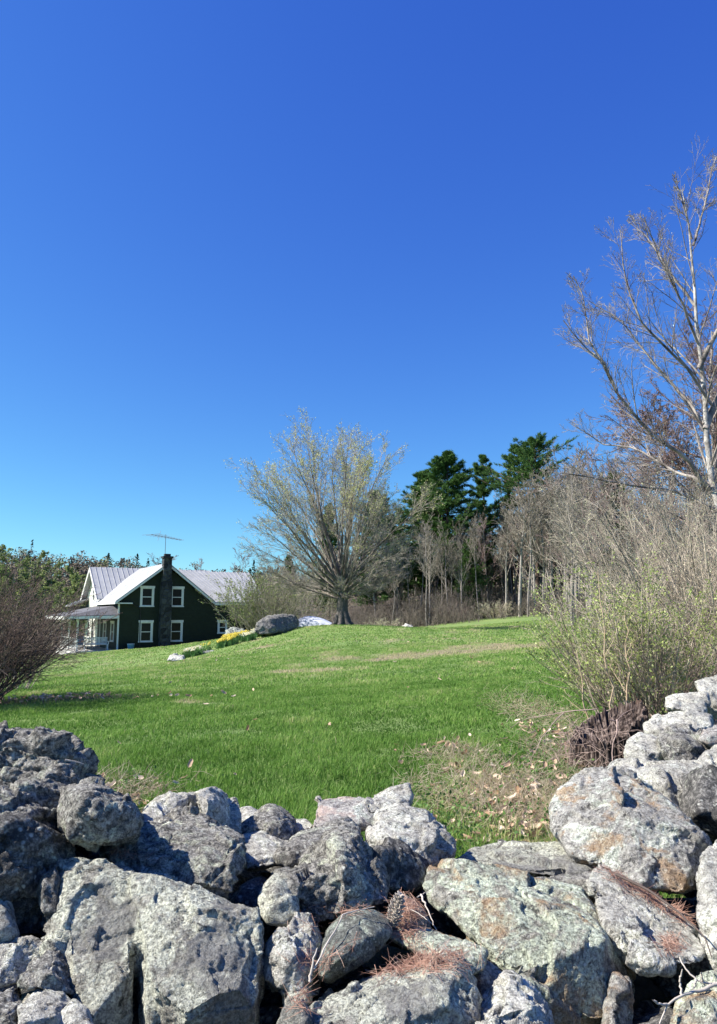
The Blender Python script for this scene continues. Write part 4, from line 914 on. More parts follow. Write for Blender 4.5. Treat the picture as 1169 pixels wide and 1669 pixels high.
rock('B8', 'pointed grey wedge standing highest at the middle of the wall', [([(594, 1306), (630, 1290), (667, 1278), (671, 1298), (668, 1322), (640, 1330), (600, 1326)], 3.42, 3.15, 0.05, 0.22, 0.03)], 'pale', 0.7)
rock('B9', 'whitish lichened boulder under the pointed grey wedge', [([(600, 1356), (614, 1327), (650, 1315), (690, 1327), (708, 1345), (731, 1356), (743, 1386), (738, 1404), (690, 1410), (650, 1408), (604, 1394)], 3.0, 2.62, 0.05, 0.35, 0.08, [(695, 1342, -0.05)])], 'pale', 1.0)
rock('B10', 'dark angular stone tucked under the front of the whitish boulder', [([(590, 1402), (600, 1378), (622, 1369), (652, 1380), (690, 1412), (686, 1442), (650, 1458), (622, 1442)], 2.62, 2.42, 0.08, 0.3, 0.06, [(612, 1425, -0.02)])], 'dark', 1.0)
rock('C1', 'craggy dark grey block in the middle with a peaked top', [([(474, 1424), (500, 1398), (524, 1382), (546, 1368), (576, 1376), (600, 1400), (624, 1432), (632, 1472), (592, 1492), (540, 1508), (500, 1500), (480, 1484), (470, 1450)], 2.50, 2.18, 0.06, 0.34, 0.08, [(540, 1400, -0.05), (575, 1440, -0.05)])], 'grey', 1.5)
rock('C2', 'small rounded grey stone left of the craggy middle block', [([(422, 1466), (434, 1442), (452, 1424), (470, 1420), (480, 1450), (482, 1490), (466, 1506), (440, 1500)], 2.32, 2.15, 0.0, 0.25, 0.05)], 'lich', 0.6)
rock('C3', 'upright pale rough stone beside the deep gap right of the largest slab', [([(437, 1602), (452, 1552), (480, 1484), (502, 1490), (516, 1520), (524, 1562), (520, 1622), (482, 1644), (446, 1630)], 2.16, 1.90, 0.06, 0.3, 0.06, [(492, 1540, -0.03)])], 'pale', 1.2)
rock('C4', 'smooth rounded egg shaped stone in the middle with pine needles at its foot', [([(520, 1594), (523, 1556), (538, 1516), (574, 1488), (612, 1484), (636, 1500), (642, 1520), (616, 1552), (572, 1572), (540, 1600)], 2.12, 1.93, 0.03, 0.28, 0.07, [(600, 1500, -0.03)])], 'smooth', 0.45, smooth=6, chips=0)
rock('C5', 'thin flat plate over the needle heap right of the smooth rounded stone', [([(630, 1526), (660, 1514), (702, 1518), (760, 1538), (792, 1552), (788, 1578), (762, 1592), (742, 1576), (684, 1554)], 2.14, 1.96, -0.02, 0.2, 0.02)], 'green', 0.6)
rock('C6', 'broad grey stone with a flat top at the bottom middle of the photo', [([(452, 1700), (480, 1660), (520, 1622), (572, 1594), (640, 1580), (700, 1574), (742, 1580), (758, 1604), (776, 1652), (782, 1700)], 1.90, 1.66, 0.04, 0.3, 0.06, [(600, 1620, -0.03), (735, 1600, -0.05)])], 'lich', 0.9)
rock('C7', 'pointed grey stone at the bottom edge right of the broad flat topped stone', [([(764, 1700), (782, 1650), (804, 1625), (832, 1590), (862, 1612), (892, 1652), (908, 1700)], 1.86, 1.66, 0.04, 0.28, 0.05, [(822, 1620, -0.04)])], 'pale', 0.9)
rock('SLAB', 'huge green lichened slab with rusty stains and a dark front face', [([(688, 1445), (694, 1420), (702, 1405), (760, 1408), (850, 1424), (905, 1442), (945, 1452), (962, 1482), (990, 1512), (1005, 1545), (1030, 1585), (1026, 1642), (980, 1672), (900, 1668), (868, 1625), (840, 1602), (800, 1572), (742, 1502)], 2.58, 1.94, 0.04, 0.30, 0.0, [(985, 1535, -0.10), (930, 1552, -0.12), (880, 1568, -0.10), (838, 1590, -0.06)], {10: 0.12, 11: 0.26, 12: 0.30, 13: 0.30, 14: 0.16})], 'green', 0.8, chips=0)
rock('S2', 'flat grey slab behind the huge green lichened slab', [([(735, 1402), (770, 1386), (812, 1380), (850, 1377), (930, 1375), (966, 1390), (977, 1415), (932, 1432), (860, 1428), (760, 1414)], 3.02, 2.68, 0.03, 0.22, 0.02)], 'lich', 0.7)
rock('S3', 'dark tongue of stone poking out between the huge slab and the right boulder', [([(868, 1432), (930, 1432), (976, 1424), (1006, 1440), (1002, 1458), (962, 1467), (930, 1462)], 2.72, 2.48, 0.03, 0.25, 0.02)], 'grey', 0.9)
rock('S4', 'tilted speckled plate below the large right boulder, half in shadow', [([(962, 1440), (978, 1412), (1012, 1430), (1062, 1456), (1112, 1492), (1156, 1552), (1150, 1572), (1092, 1578), (1050, 1580), (1018, 1564), (984, 1502)], 2.62, 2.10, 0.05, 0.18, 0.0)], 'pale', 0.8)
rock('RB', 'large round pale boulder with rusty stains on the right side of the wall', [([(902, 1312), (914, 1286), (940, 1267), (990, 1255), (1042, 1262), (1098, 1308), (1150, 1368), (1157, 1400), (1146, 1442), (1110, 1459), (1062, 1452), (1002, 1422), (932, 1392), (904, 1348)], 3.15, 2.55, -0.08, 0.5, 0.14, [(1010, 1320, -0.05)])], 'rust', 1.0, chips=4)
rock('RB2', 'broad grey boulder directly behind the large round pale boulder', [([(985, 1262), (1010, 1248), (1060, 1242), (1100, 1244), (1150, 1252), (1210, 1262), (1215, 1335), (1166, 1352), (1130, 1324), (1060, 1294)], 3.75, 3.35, -0.1, 0.5, 0.1)], 'pale', 1.0)
rock('RE', 'tall pale stone cut off by the right edge of the photo', [([(1142, 1430), (1150, 1395), (1166, 1368), (1240, 1350), (1260, 1620), (1180, 1612), (1160, 1560), (1142, 1500)], 2.52, 2.12, 0.02, 0.3, 0.05)], 'pale', 0.7)
rock('RC', 'mossy greenish stone in the bottom right corner', [([(1088, 1700), (1112, 1662), (1136, 1636), (1170, 1610), (1240, 1592), (1250, 1700)], 1.90, 1.66, 0.02, 0.3, 0.06)], 'green', 1.2)
rock('F1', 'rough whitish stone right next to the rotten stump', [([(1022, 1232), (1028, 1208), (1045, 1199), (1066, 1200), (1088, 1218), (1092, 1246), (1060, 1252), (1026, 1250)], 4.9, 4.6, 0, 0.4, 0.08)], 'pale', 0.9)
rock('F2', 'dark holed stone between the whitish stone and the right edge', [([(1070, 1206), (1092, 1186), (1122, 1188), (1148, 1198), (1158, 1218), (1150, 1248), (1112, 1252), (1088, 1238)], 4.9, 4.5, 0.05, 0.4, 0.08, [(1110, 1215, -0.1)])], 'grey', 1.3)
rock('F3', 'flat pale capstone above the dark holed stone', [([(1050, 1190), (1056, 1174), (1072, 1164), (1100, 1160), (1156, 1170), (1164, 1192), (1110, 1202), (1058, 1202)], 5.4, 5.0, 0, 0.4, 0.04)], 'pale', 0.9, 0.6)
rock('F4', 'oblong pale stone lying higher up near the right edge', [([(1085, 1152), (1088, 1139), (1112, 1133), (1150, 1132), (1158, 1146), (1150, 1166), (1120, 1163), (1094, 1157)], 6.0, 5.7, 0, 0.35, 0.06)], 'pale', 1.0)
rock('F5', 'topmost white stone of the wall at the right edge', [([(1131, 1111), (1168, 1100), (1220, 1095), (1230, 1168), (1160, 1168), (1150, 1146)], 6.4, 6.1, 0, 0.4, 0.06)], 'pale', 1.0)
rock('F6', 'small pinkish stone at the right edge under the flat capstone', [([(1140, 1206), (1150, 1190), (1176, 1182), (1210, 1190), (1210, 1216), (1158, 1218)], 4.75, 4.6, 0, 0.3, 0.05)], 'pink', 0.7)
rock('F7', 'pale stone at the right edge above the broad grey boulder', [([(1140, 1246), (1152, 1224), (1176, 1212), (1230, 1214), (1230, 1268), (1160, 1264)], 4.3, 4.0, 0, 0.3, 0.08)], 'pale', 0.9)
rock('P1', 'pale grey stone at the left edge beside the largest slab', [([(-70, 1530), (0, 1524), (58, 1530), (76, 1545), (58, 1575), (30, 1602), (0, 1622), (-70, 1630)], 1.98, 1.84, 0.03, 0.3, 0.04)], 'pale', 0.9)
rock('P2', 'small grey stone with a white facet left of the largest slab', [([(30, 1606), (54, 1562), (76, 1543), (97, 1546), (116, 1590), (122, 1622), (86, 1620), (60, 1604)], 1.93, 1.80, 0.05, 0.25, 0.04)], 'grey', 0.8)
rock('P3', 'light stone with a dark hollow near the bottom left corner', [([(24, 1700), (30, 1642), (52, 1620), (76, 1598), (110, 1612), (122, 1632), (94, 1655), (88, 1700)], 1.82, 1.66, 0.04, 0.25, 0.04)], 'pale', 0.7)
rock('P4', 'light grey stone squeezed under the lower left corner of the largest slab', [([(86, 1700), (96, 1655), (120, 1632), (140, 1650), (156, 1700)], 1.78, 1.68, 0.02, 0.2, 0.03)], 'pale', 0.7)
rock('P5', 'grey stone in the bottom left corner of the photo', [([(-70, 1636), (0, 1618), (24, 1604), (30, 1640), (24, 1700), (-70, 1700)], 1.80, 1.68, 0.03, 0.3, 0.03)], 'grey', 0.9)
rock('P6', 'pale strip of stone at the left edge under the dark rock face', [([(-70, 1470), (-10, 1452), (12, 1470), (24, 1526), (-10, 1536), (-70, 1536)], 2.05, 1.95, 0.03, 0.25, 0.03)], 'pale', 0.8)
rock('P7', 'narrow pale stone deep in the gap beside the huge green slab', [([(985, 1700), (990, 1620), (1005, 1590), (1026, 1592), (1036, 1640), (1034, 1700)], 2.16, 2.04, 0.0, 0.2, 0.03)], 'rust', 0.9, chips=1)
rock('P8', 'stained stone glimpsed between the thin plate and the huge green slab', [([(762, 1600), (780, 1556), (812, 1575), (842, 1604), (836, 1640), (790, 1650)], 2.12, 1.98, 0.0, 0.2, 0.03)], 'rust', 0.9)
rock('P9', 'small pale stone standing in needles right of the smooth rounded stone', [([(634, 1520), (640, 1480), (660, 1462), (690, 1486), (702, 1522), (670, 1532)], 2.32, 2.18, 0.0, 0.2, 0.03)], 'grey', 1.0)
# stones deep in the wall and beyond the frame, to carry the ones above
def loose(x, y, z, r, seed, label, mat='grey', vox=0.014, group='hidden stones carrying the wall top', flat=0.65):
    rg = np.random.default_rng(seed); P = rg.normal(size=(16, 3)); P /= np.linalg.norm(P, axis=1)[:, None]; P *= np.array([r * (0.9 + 0.3 * rg.random()), r * 0.85, r * flat]); a = rg.random() * 3.14
    rot = np.array([[math.cos(a), -math.sin(a), 0], [math.sin(a), math.cos(a), 0], [0, 0, 1]]); P = P @ rot.T
    bm = bmesh.new(); hull_pts([Vector(p) for p in P], bm, 2, rg); V, F = rough_mesh('x', bm, vox, seed % 90, 0.9, 0, 1)
    o = mesh_obj('wall_stone', np_mesh('wall_stone', V, F), RM[mat], None, (x, y, z)); tag(o, label, 'stone', group); return o
rr = np.random.default_rng(99); q = 0
for x in np.arange(-2.2, 3.1, 0.42):
    for y in np.arange(1.75, 3.45, 0.40):
        lim = (0.46 if y > 2.9 else 0.42) if y > 2.0 else 0.26
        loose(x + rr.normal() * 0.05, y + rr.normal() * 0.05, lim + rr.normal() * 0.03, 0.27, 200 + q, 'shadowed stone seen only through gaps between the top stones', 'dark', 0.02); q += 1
for k in range(26):
    t = k / 25; x = 2.3 + 1.6 * t + rr.normal() * 0.15; y = 3.4 + 4.6 * t
    loose(x, y, 0.25 + 0.25 * rr.random(), 0.36, 300 + k, 'shadowed stone low in the wall where it runs off to the right', 'grey', 0.025, 'low stones where the wall runs off to the right')
for k in range(30):
    sx = -1 if k % 2 else 1; x = sx * (2.2 + 1.6 * rr.random()) + (1.0 if sx > 0 else -0.4); y = 1.7 + 1.4 * rr.random()
    loose(x, y, 0.25 + 0.5 * rr.random(), 0.3, 340 + k, 'stone of the wall beyond the picture edge', 'grey', 0.02, 'stones beyond the picture edge')
for k_, (px_, py_, d_, r_) in enumerate(((205, 1425, 2.75, 0.2), (150, 1400, 2.6, 0.22), (430, 1480, 2.6, 0.25), (1200, 1300, 3.3, 0.3))):
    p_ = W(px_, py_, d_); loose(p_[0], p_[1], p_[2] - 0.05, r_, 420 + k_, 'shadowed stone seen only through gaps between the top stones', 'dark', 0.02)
# boulders out on the lawn
rock('K1', 'big dark humped boulder on the lawn beside the daffodils', [([(414, 1030), (420, 1014), (436, 1004), (462, 1001), (480, 1002), (487, 1012), (486, 1022), (470, 1030), (440, 1034), (420, 1034)], 41.0, 39.6, 1.6, 2.2, 0.5, [(438, 1010, -0.9), (444, 1031, -0.9)])], 'dark', 1.6, voxel=0.05, name='boulder', cat='boulder', group='rocks on the lawn', smooth=3)
rock('K2', 'flat grey rock between the dark boulder and the house', [([(366, 1036), (370, 1027), (382, 1023), (398, 1026), (404, 1034), (390, 1042), (370, 1042)], 41.5, 40.5, 0, 1.2, 0.2)], 'smooth', 2.5, voxel=0.04, name='boulder', cat='boulder', group='rocks on the lawn')
rock('K3', 'small pale rock at the lower left end of the daffodils', [([(273, 1076), (278, 1069), (288, 1066), (299, 1069), (303, 1076), (290, 1079)], 36.4, 35.6, 0.1, 0.7, 0.15)], 'pale', 2.0, voxel=0.03, name='boulder', cat='boulder', group='rocks on the lawn')
rock('K4', 'small white rock on the lawn right of the budding tree', [([(655, 1028), (656, 1021), (662, 1017), (672, 1020), (678, 1026), (670, 1029)], 66, 65, 0, 1.0, 0.3)], 'pale', 3.0, voxel=0.06, name='boulder', cat='boulder', group='rocks on the lawn')
rock('K5', 'flat brown grey rock in the slope under the yellow daffodils', [([(322, 1074), (330, 1062), (348, 1060), (352, 1066), (338, 1074)], 37.2, 36.6, 0, 0.6, 0.1)], 'smooth', 1.5, voxel=0.03, name='boulder', cat='boulder', group='rocks on the lawn')

# ------------------------------------------------------------------ pale arched cover behind the crest
def cover():
    b = G(516, 52, 0); root = tag(empty('boat_cover', b), 'pale grey arched tarpaulin cover showing over the crest behind the dark boulder', 'tarpaulin')
    n = 40; m_ = 24; V = []
    for i in range(n):
        u = i / (n - 1); x = -1.45 + 3.9 * u; h = 1.15 * (math.sin(math.pi * min(1, (u + 0.12) * 1.05) ** 0.75)) ** 0.8 * (1 if u < 0.9 else max(0.05, (1 - u) * 10)) if u < 1 else 0.05; h *= 0.85
        for j in range(m_):
            v = j / (m_ - 1); a = math.pi * v; V.append((x, -1.1 * math.cos(a), max(0, h) * math.sin(a) ** 0.8 + 0.25))
    V = np.array(V); V += np.stack([np.zeros(len(V)), np.zeros(len(V)), fbm(V, 1.5, 3) * 0.03], 1); I = np.arange(n * m_).reshape(n, m_); F = np.stack([I[:-1, :-1], I[:-1, 1:], I[1:, 1:], I[1:, :-1]], -1).reshape(-1, 4)
    mesh_obj('cover', np_mesh('cover', V, [F]), plain('pale_tarp', (0.62, 0.66, 0.72), 0.5, 0.06, 2), root)
    m = MB()
    for x in (-1.2, 2.2):
        m.box(x - 0.06, x + 0.06, -0.9, 0.9, -0.2, 0.3)
    m.build('frame', M_dark, root)
cover()
# ------------------------------------------------------------------ daffodils
M_stemg = leaf_mat('daffodil_leaves', (0.05, 0.13, 0.04), (0.11, 0.24, 0.07), 0.3)
M_yel = leaf_mat('yellow_petals', (0.80, 0.66, 0.06), (0.90, 0.80, 0.25), 0.3); M_wht = leaf_mat('cream_petals', (0.85, 0.80, 0.50), (0.90, 0.88, 0.75), 0.3)
def daffs(px, py, d, rx, ry, n, mat, label, seed):
    rg = np.random.default_rng(seed); b = G(px, d); root = tag(empty('daffodil_clump', b), label, 'flowers', 'daffodil clumps below the dark boulder')
    a = rg.random(n) * 6.283; r = np.sqrt(rg.random(n)); X = r * np.cos(a) * rx; Y = r * np.sin(a) * ry
    def base(k): i = rg.integers(0, n, k); x = X[i] + rg.normal(size=k) * 0.06; y = Y[i] + rg.normal(size=k) * 0.06; return np.stack([x, y, gz(x + b[0], y + b[1]) - b[2]], 1)
    B = base(n * 9); k = len(B); dr = unit(rg.normal(size=(k, 3)) * (0.35, 0.35, 0.05) + np.array([0, 0, 1])); s = (0.26 + 0.16 * rg.random(k))[:, None]; w_ = unit(np.cross(dr, rg.normal(size=(k, 3)))) * 0.022
    V = np.stack([B - w_, B + w_, B + dr * s], 1).reshape(-1, 3); mesh_obj('leaves', np_mesh('leaves', V, [np.arange(k * 3).reshape(k, 3)], {'var': np.repeat(rg.random(k), 3)}, False), M_stemg, root)
    B = base(n * 2); k = len(B); c = B + np.stack([rg.normal(size=k) * 0.03, rg.normal(size=k) * 0.03, 0.30 + 0.14 * rg.random(k)], 1); f = unit(rg.normal(size=(k, 3)) * 0.6 + np.array([-0.5, -0.4, 0.5])); u = unit(np.cross(f, np.array([0, 0, 1.0]))); v = np.cross(f, u)
    V = [c + f * 0.03]
    for j in range(12): th = j * math.pi / 6; rr_ = 0.058 if j % 2 == 0 else 0.022; V.append(c + (u * math.cos(th) + v * math.sin(th)) * rr_)
    V = np.stack(V, 1).reshape(-1, 3); F = np.concatenate([np.stack([np.arange(k) * 13, np.arange(k) * 13 + 1 + j, np.arange(k) * 13 + 1 + (j + 1) % 12], 1) for j in range(12)])
    mesh_obj('flowers', np_mesh('flowers', V, [F], {'var': np.repeat(rg.random(k), 13)}, False), mat, root)
daffs(316, 1068, 36.8, 0.42, 0.35, 55, M_wht, 'small cream and yellow daffodil clump next to the small pale rock', 1)
daffs(372, 1058, 38.2, 0.50, 0.45, 70, M_yel, 'bright yellow daffodil clump low on the slope', 2)
daffs(386, 1048, 39.8, 0.75, 0.5, 110, M_yel, 'widest yellow daffodil clump below the flat grey rock', 3)
daffs(424, 1042, 40.0, 0.45, 0.4, 60, M_wht, 'pale daffodil clump at the foot of the dark boulder', 4)
daffs(404, 1050, 38.6, 0.35, 0.3, 40, M_wht, 'thin cream daffodil clump just right of the bright yellow one', 5)
daffs(345, 1064, 37.6, 0.7, 0.4, 10, M_yel, 'mostly green daffodil leaves left of the bright yellow clump', 6)

# ------------------------------------------------------------------ rotten stump
def stump():
    rg = np.random.default_rng(4); b = G(984, 6.15, -0.06); root = tag(empty('tree_stump', b), 'rotten reddish brown tree stump behind the large round boulder', 'stump')
    na, nh = 260, 90; A = np.linspace(0, 2 * math.pi, na, endpoint=False); Hn = np.linspace(0, 1, nh); AA, HH = np.meshgrid(A, Hn)
    P = np.stack([np.cos(AA).ravel(), np.sin(AA).ravel(), HH.ravel() * 0.25], 1)
    gr = fbm(P * (3.0, 3.0, 0.5), 1.9, 4, 2.0, True).reshape(AA.shape); fi = fbm(P * (3.0, 3.0, 0.25), 8, 4, 5.0).reshape(AA.shape)
    top = 0.40 + 0.16 * np.cos(A - 0.35) + 0.10 * fbm(np.stack([np.cos(A) * 2, np.sin(A) * 2, A * 0], 1), 2.2, 4, 8.0, True) + 0.05 * fbm(np.stack([np.cos(A) * 9, np.sin(A) * 9, A * 0], 1), 2.0, 2)
    rad = 0.27 + 0.10 * (1 - HH) ** 2 + gr * 0.075 + fi * 0.075
    X, Y, Z = rad * np.cos(AA), rad * np.sin(AA) * 0.85, HH * top[None]
    Vo = np.stack([X, Y, Z], -1).reshape(-1, 3); ni = 20; ti = np.linspace(0, 1, ni)[1:, None]
    ri = rad[-1][None] * (1 - 0.95 * ti); Zi = top[None] - (0.04 + 0.20 * ti) * (ti > 0.1) - 0.06 * fbm(np.stack([(ri * np.cos(A)[None]).ravel(), (ri * np.sin(A)[None]).ravel(), np.zeros(ri.size)], 1), 14, 3).reshape(ri.shape)
    Vi = np.stack([ri * np.cos(A)[None], ri * np.sin(A)[None] * 0.85, Zi], -1).reshape(-1, 3)
    V = np.concatenate([Vo, Vi]); I = np.arange((nh + ni - 1) * na).reshape(-1, na); N2 = np.roll(I, -1, 1); F = np.stack([I[:-1], N2[:-1], N2[1:], I[1:]], -1).reshape(-1, 4)
    t = NT('rotten_wood'); mp = t.n('ShaderNodeMapping'); mp.inputs['Scale'].default_value = (9, 9, 1.5); t.l(t.tc, mp.inputs[0]); f = t.noise(5, 6, 0.75, mp.outputs[0])
    c = t.ramp(f, [(0.38, (0.012, 0.009, 0.008)), (0.49, (0.07, 0.05, 0.042)), (0.58, (0.18, 0.14, 0.12)), (0.70, (0.36, 0.31, 0.28))])
    c = t.mix(t.ramp(t.noise(4, 4), [(0.55, 0.0), (0.68, 0.5)]), c, (0.13, 0.075, 0.05)); t.col(c, 0.95); t.bump(f, 0.9, 0.02)
    mesh_obj('body', np_mesh('body', V, [F]), t.m, root)
    n = 420; a = rg.random(n) * 6.28; h = rg.random(n) * 0.42; r0 = 0.29 + 0.06 * rg.random(n) + 0.1 * (1 - h / .45); s = np.stack([r0 * np.cos(a), r0 * np.sin(a) * 0.85, h], 1)
    bt = branches(rg, s, unit(rg.normal(size=(n, 3)) * (1, 1, 0.9) - np.array([0, 0, 0.15])), 0.12 + 0.2 * rg.random(n), np.full(n, 0.0021), 8, 0.22, -0.08)
    k = 7; a2 = rg.random(k) * 6.28; s2 = np.stack([0.35 * np.cos(a2), 0.32 * np.sin(a2), np.full(k, 0.5)], 1); b2 = branches(rg, s2, unit(rg.normal(size=(k, 3)) * (1, 1, 0.3)), 0.5 + 0.3 * rg.random(k), np.full(k, 0.005), 8, 0.15, -0.08)
    mesh_obj('vines', tubes('vines', [bt, b2], 4), plain('dead_vine', (0.36, 0.27, 0.23), 0.9, 0.4, 4), root)
stump()

# ------------------------------------------------------------------ litter, needles, twigs
M_straw = leaf_mat('dry_straw', (0.26, 0.20, 0.13), (0.52, 0.44, 0.31), 0.25, (0.66, 0.60, 0.46)); M_dead = leaf_mat('dead_leaves', (0.30, 0.19, 0.11), (0.60, 0.44, 0.31), 0.2, (0.76, 0.66, 0.53))
def dead_leaves():
    rg = np.random.default_rng(8); P = []
    for px, py, d, rx, ry, n in ((850, 1300, 5.2, 0.45, 0.9, 190), (740, 1240, 6.9, 0.35, 0.5, 25), (890, 1210, 7.4, 0.3, 0.8, 60), (235, 1290, 5.4, 0.35, 0.25, 45), (210, 1260, 6.0, 0.4, 0.3, 20), (60, 1130, 13.2, 2.0, 0.6, 130), (880, 1360, 4.5, 0.35, 0.3, 70), (970, 1290, 5.4, 0.5, 0.5, 60)):
        c = G(px, d); P.append(np.stack([c[0] + rg.normal(size=n) * rx * 0.6, d + rg.normal(size=n) * ry * 0.6], 1))
    n = 40; y = 5 + 24 * rg.random(n) ** 1.3; P.append(np.stack([(rg.random(n) - 0.5) * y * 0.95, y], 1)); P = np.concatenate(P); n = len(P)
    z = gz(P[:, 0], P[:, 1]) + 0.03 + 0.05 * rg.random(n); c = np.column_stack([P, z]); g = 6; s = (0.022 + 0.024 * rg.random(n)) * np.clip(P[:, 1] / 9, 1, 1.4); a = rg.random(n) * 6.28; nr = unit(rg.normal(size=(n, 3)) * 0.55 + np.array([0, -0.25, 1])); u = unit(np.cross(nr, np.stack([np.cos(a), np.sin(a), a * 0], 1))); v = np.cross(nr, u)
    gu, gv = np.meshgrid(np.linspace(-1, 1, g), np.linspace(-1, 1, g)); gu, gv = gu.ravel(), gv.ravel(); lob = 1 - 0.35 * np.abs(np.sin(gv * 5)) ; wx = gu * (1 - 0.75 * gv ** 2) * 0.6 * lob
    curl = (rg.random(n) * 0.9 + 0.1)[:, None] * (gu ** 2 * 0.5 + gv ** 2 * 0.4)[None]
    V = c[:, None] + s[:, None, None] * (u[:, None] * wx[None, :, None] + v[:, None] * gv[None, :, None] + nr[:, None] * curl[..., None])
    I = np.arange(g * g).reshape(g, g); f = np.stack([I[:-1, :-1], I[:-1, 1:], I[1:, 1:], I[1:, :-1]], -1).reshape(-1, 4); F = (f[None] + (np.arange(n) * g * g)[:, None, None]).reshape(-1, 4)
    o = mesh_obj('fallen_leaves', np_mesh('fallen_leaves', V.reshape(-1, 3), [F], {'var': np.repeat(rg.random(n), g * g)}), M_dead); tag(o, 'pale brown fallen leaves scattered on the grass behind the wall', 'leaves', kind='stuff')
dead_leaves()
def straw():
    rg = np.random.default_rng(9); P = []
    for px, d, rx, ry, n in ((780, 5.8, 0.30, 0.9, 1100), (850, 5.1, 0.40, 0.7, 1100), (745, 6.7, 0.28, 0.35, 500), (700, 5.4, 0.2, 0.7, 300), (900, 6.5, 0.2, 0.8, 700), (905, 4.9, 0.25, 0.6, 900), (885, 9.0, 0.35, 2.2, 1800), (225, 5.7, 0.3, 0.3, 500), (180, 6.2, 0.25, 0.2, 260), (940, 5.0, 0.5, 0.6, 1500)):
        c = G(px, d); P.append(np.stack([c[0] + rg.normal(size=n) * rx * 0.7, d + rg.normal(size=n) * ry * 0.6], 1))
    P = np.concatenate(P); n = len(P); z = gz(P[:, 0], P[:, 1]); up = rg.random(n) ** 2; s = np.column_stack([P, z + 0.01 + 0.05 * rg.random(n)])
    dr = unit(rg.normal(size=(n, 3)) * (1, 1, 0.15) + np.array([0, 0, 1]) * up[:, None] * 1.4 + np.array([0.2, 0, 0.05]))
    pts, rad = branches(rg, s, dr, 0.07 + 0.12 * rg.random(n), 0.0011 + 0.0016 * rg.random(n), 4, 0.16, -0.05)
    V, F = tube_arrays([(pts, rad)], 3); o = mesh_obj('dry_grass', np_mesh('dry_grass', V, [F], {'var': np.repeat(rg.random(n), 15)}), M_straw); tag(o, 'matted straw coloured dead grass behind the wall left of the stump', 'dead grass', kind='stuff')
straw()
from mathutils.bvhtree import BVHTree
def bvh_of(keys):
    V, F, off = [], [], 0
    for k in keys:
        v, f = ROCKS[k]; V.append(v); F += [tuple(int(i) + off for i in q) for ff in f for q in ff]; off += len(v)
    return BVHTree.FromPolygons([tuple(map(float, v)) for v in np.concatenate(V)], F)
BV = bvh_of(['C4', 'C5', 'C6', 'C3', 'C1', 'S4', 'RB', 'SLAB', 'P9', 'BIG', 'WEDGE', 'L5', 'S3'])
def needles(label, spots, seed, mat, L=0.07, lift=0.012, name='pine_needles', rad=0.0007, BV=BV):
    rg = np.random.default_rng(seed); S = []; N = []
    for px, py, sx, sy, ang, n in spots:
        for _ in range(n):
            a, b = rg.normal() * sx, rg.normal() * sy; qx = px + a * math.cos(ang) - b * math.sin(ang); qy = py + a * math.sin(ang) + b * math.cos(ang)
            w_ = Vector(W(qx, qy, 2.0)) - Vector((0, 0, EYE)); h = BV.ray_cast(Vector((0, 0, EYE)), w_.normalized())
            if h[0] is None or h[1].z < 0.15: continue
            g = BV.ray_cast(h[0] + Vector((0, 0, 0.06)), Vector((0, 0, -1)))
            p = g[0] if g[0] is not None else h[0]; nn_ = g[1] if g[0] is not None else h[1]
            if nn_.z < 0.5: continue
            S.append((p.x, p.y, p.z + lift * rg.random() + 0.002)); N.append(tuple(g[1] if g[0] is not None else h[1]))
    S, N = np.array(S), np.array(N); n = len(S); d = rg.normal(size=(n, 3)) + np.array([0.5, -0.2, 0]) * rg.choice([-1, 1], n)[:, None]; d = unit(d - (d * N).sum(1)[:, None] * N + N * rg.normal(size=(n, 1)) * 0.02)
    pts, rd = branches(rg, S - d * L * 0.4, d, L * (0.6 + 0.8 * rg.random(n)), np.full(n, rad), 3, 0.07, 0)
    V, F = tube_arrays([(pts, rd)], 3); o = mesh_obj(name, np_mesh(name, V, [F], {'var': np.repeat(rg.random(n), 12)}), mat); tag(o, label, 'pine needles', kind='stuff')
M_need = leaf_mat('rusty_needles', (0.22, 0.11, 0.08), (0.46, 0.27, 0.20), 0.1, (0.62, 0.45, 0.35))
needles('heap of rusty pine needles on the broad flat topped stone', [(640, 1572, 55, 9, -0.03, 1500), (600, 1576, 22, 6, -0.2, 500)], 1, M_need, 0.05, 0.012)
needles('rusty pine needles lodged under the large round boulder', [(1050, 1446, 42, 9, 0.52, 1300), (1090, 1478, 25, 6, 0.6, 300)], 2, M_need, 0.05, 0.010, BV=bvh_of(['S4', 'S3']))
needles('pine needles and bits caught round the small pale stone', [(660, 1500, 14, 22, 0, 500), (500, 1600, 8, 26, 0.3, 200), (560, 1490, 40, 5, -0.3, 150)], 3, M_need, 0.05, 0.014)
needles('reddish needles on the speckled plate', [(1092, 1540, 10, 8, 0.3, 140), (200, 1394, 26, 4, 0.25, 120)], 4, M_need, 0.04, 0.008)
def twig(name, label, polylines, mat, r=0.004):
    root = None; bs = []
    for pl in polylines:
        P = np.array([W(*p) for p in pl]); P = resample(P, 16); bs.append(P)
    rg = np.random.default_rng(len(polylines)); base = bs[0][0].copy(); B = np.stack(bs) - base; B[:, 1:-1] += rg.normal(size=B[:, 1:-1].shape) * 0.0010
    rad = np.stack([np.linspace(r if i == 0 else r * 0.6, r * 0.3, 16) for i in range(len(bs))])
    o = mesh_obj(name, tubes(name, [(B, rad)], 6), mat, None, base); tag(o, label, 'twig', 'twigs lying on the wall'); return o
M_twig = plain('pale_twig', (0.42, 0.38, 0.33), 0.8, 0.3, 20)
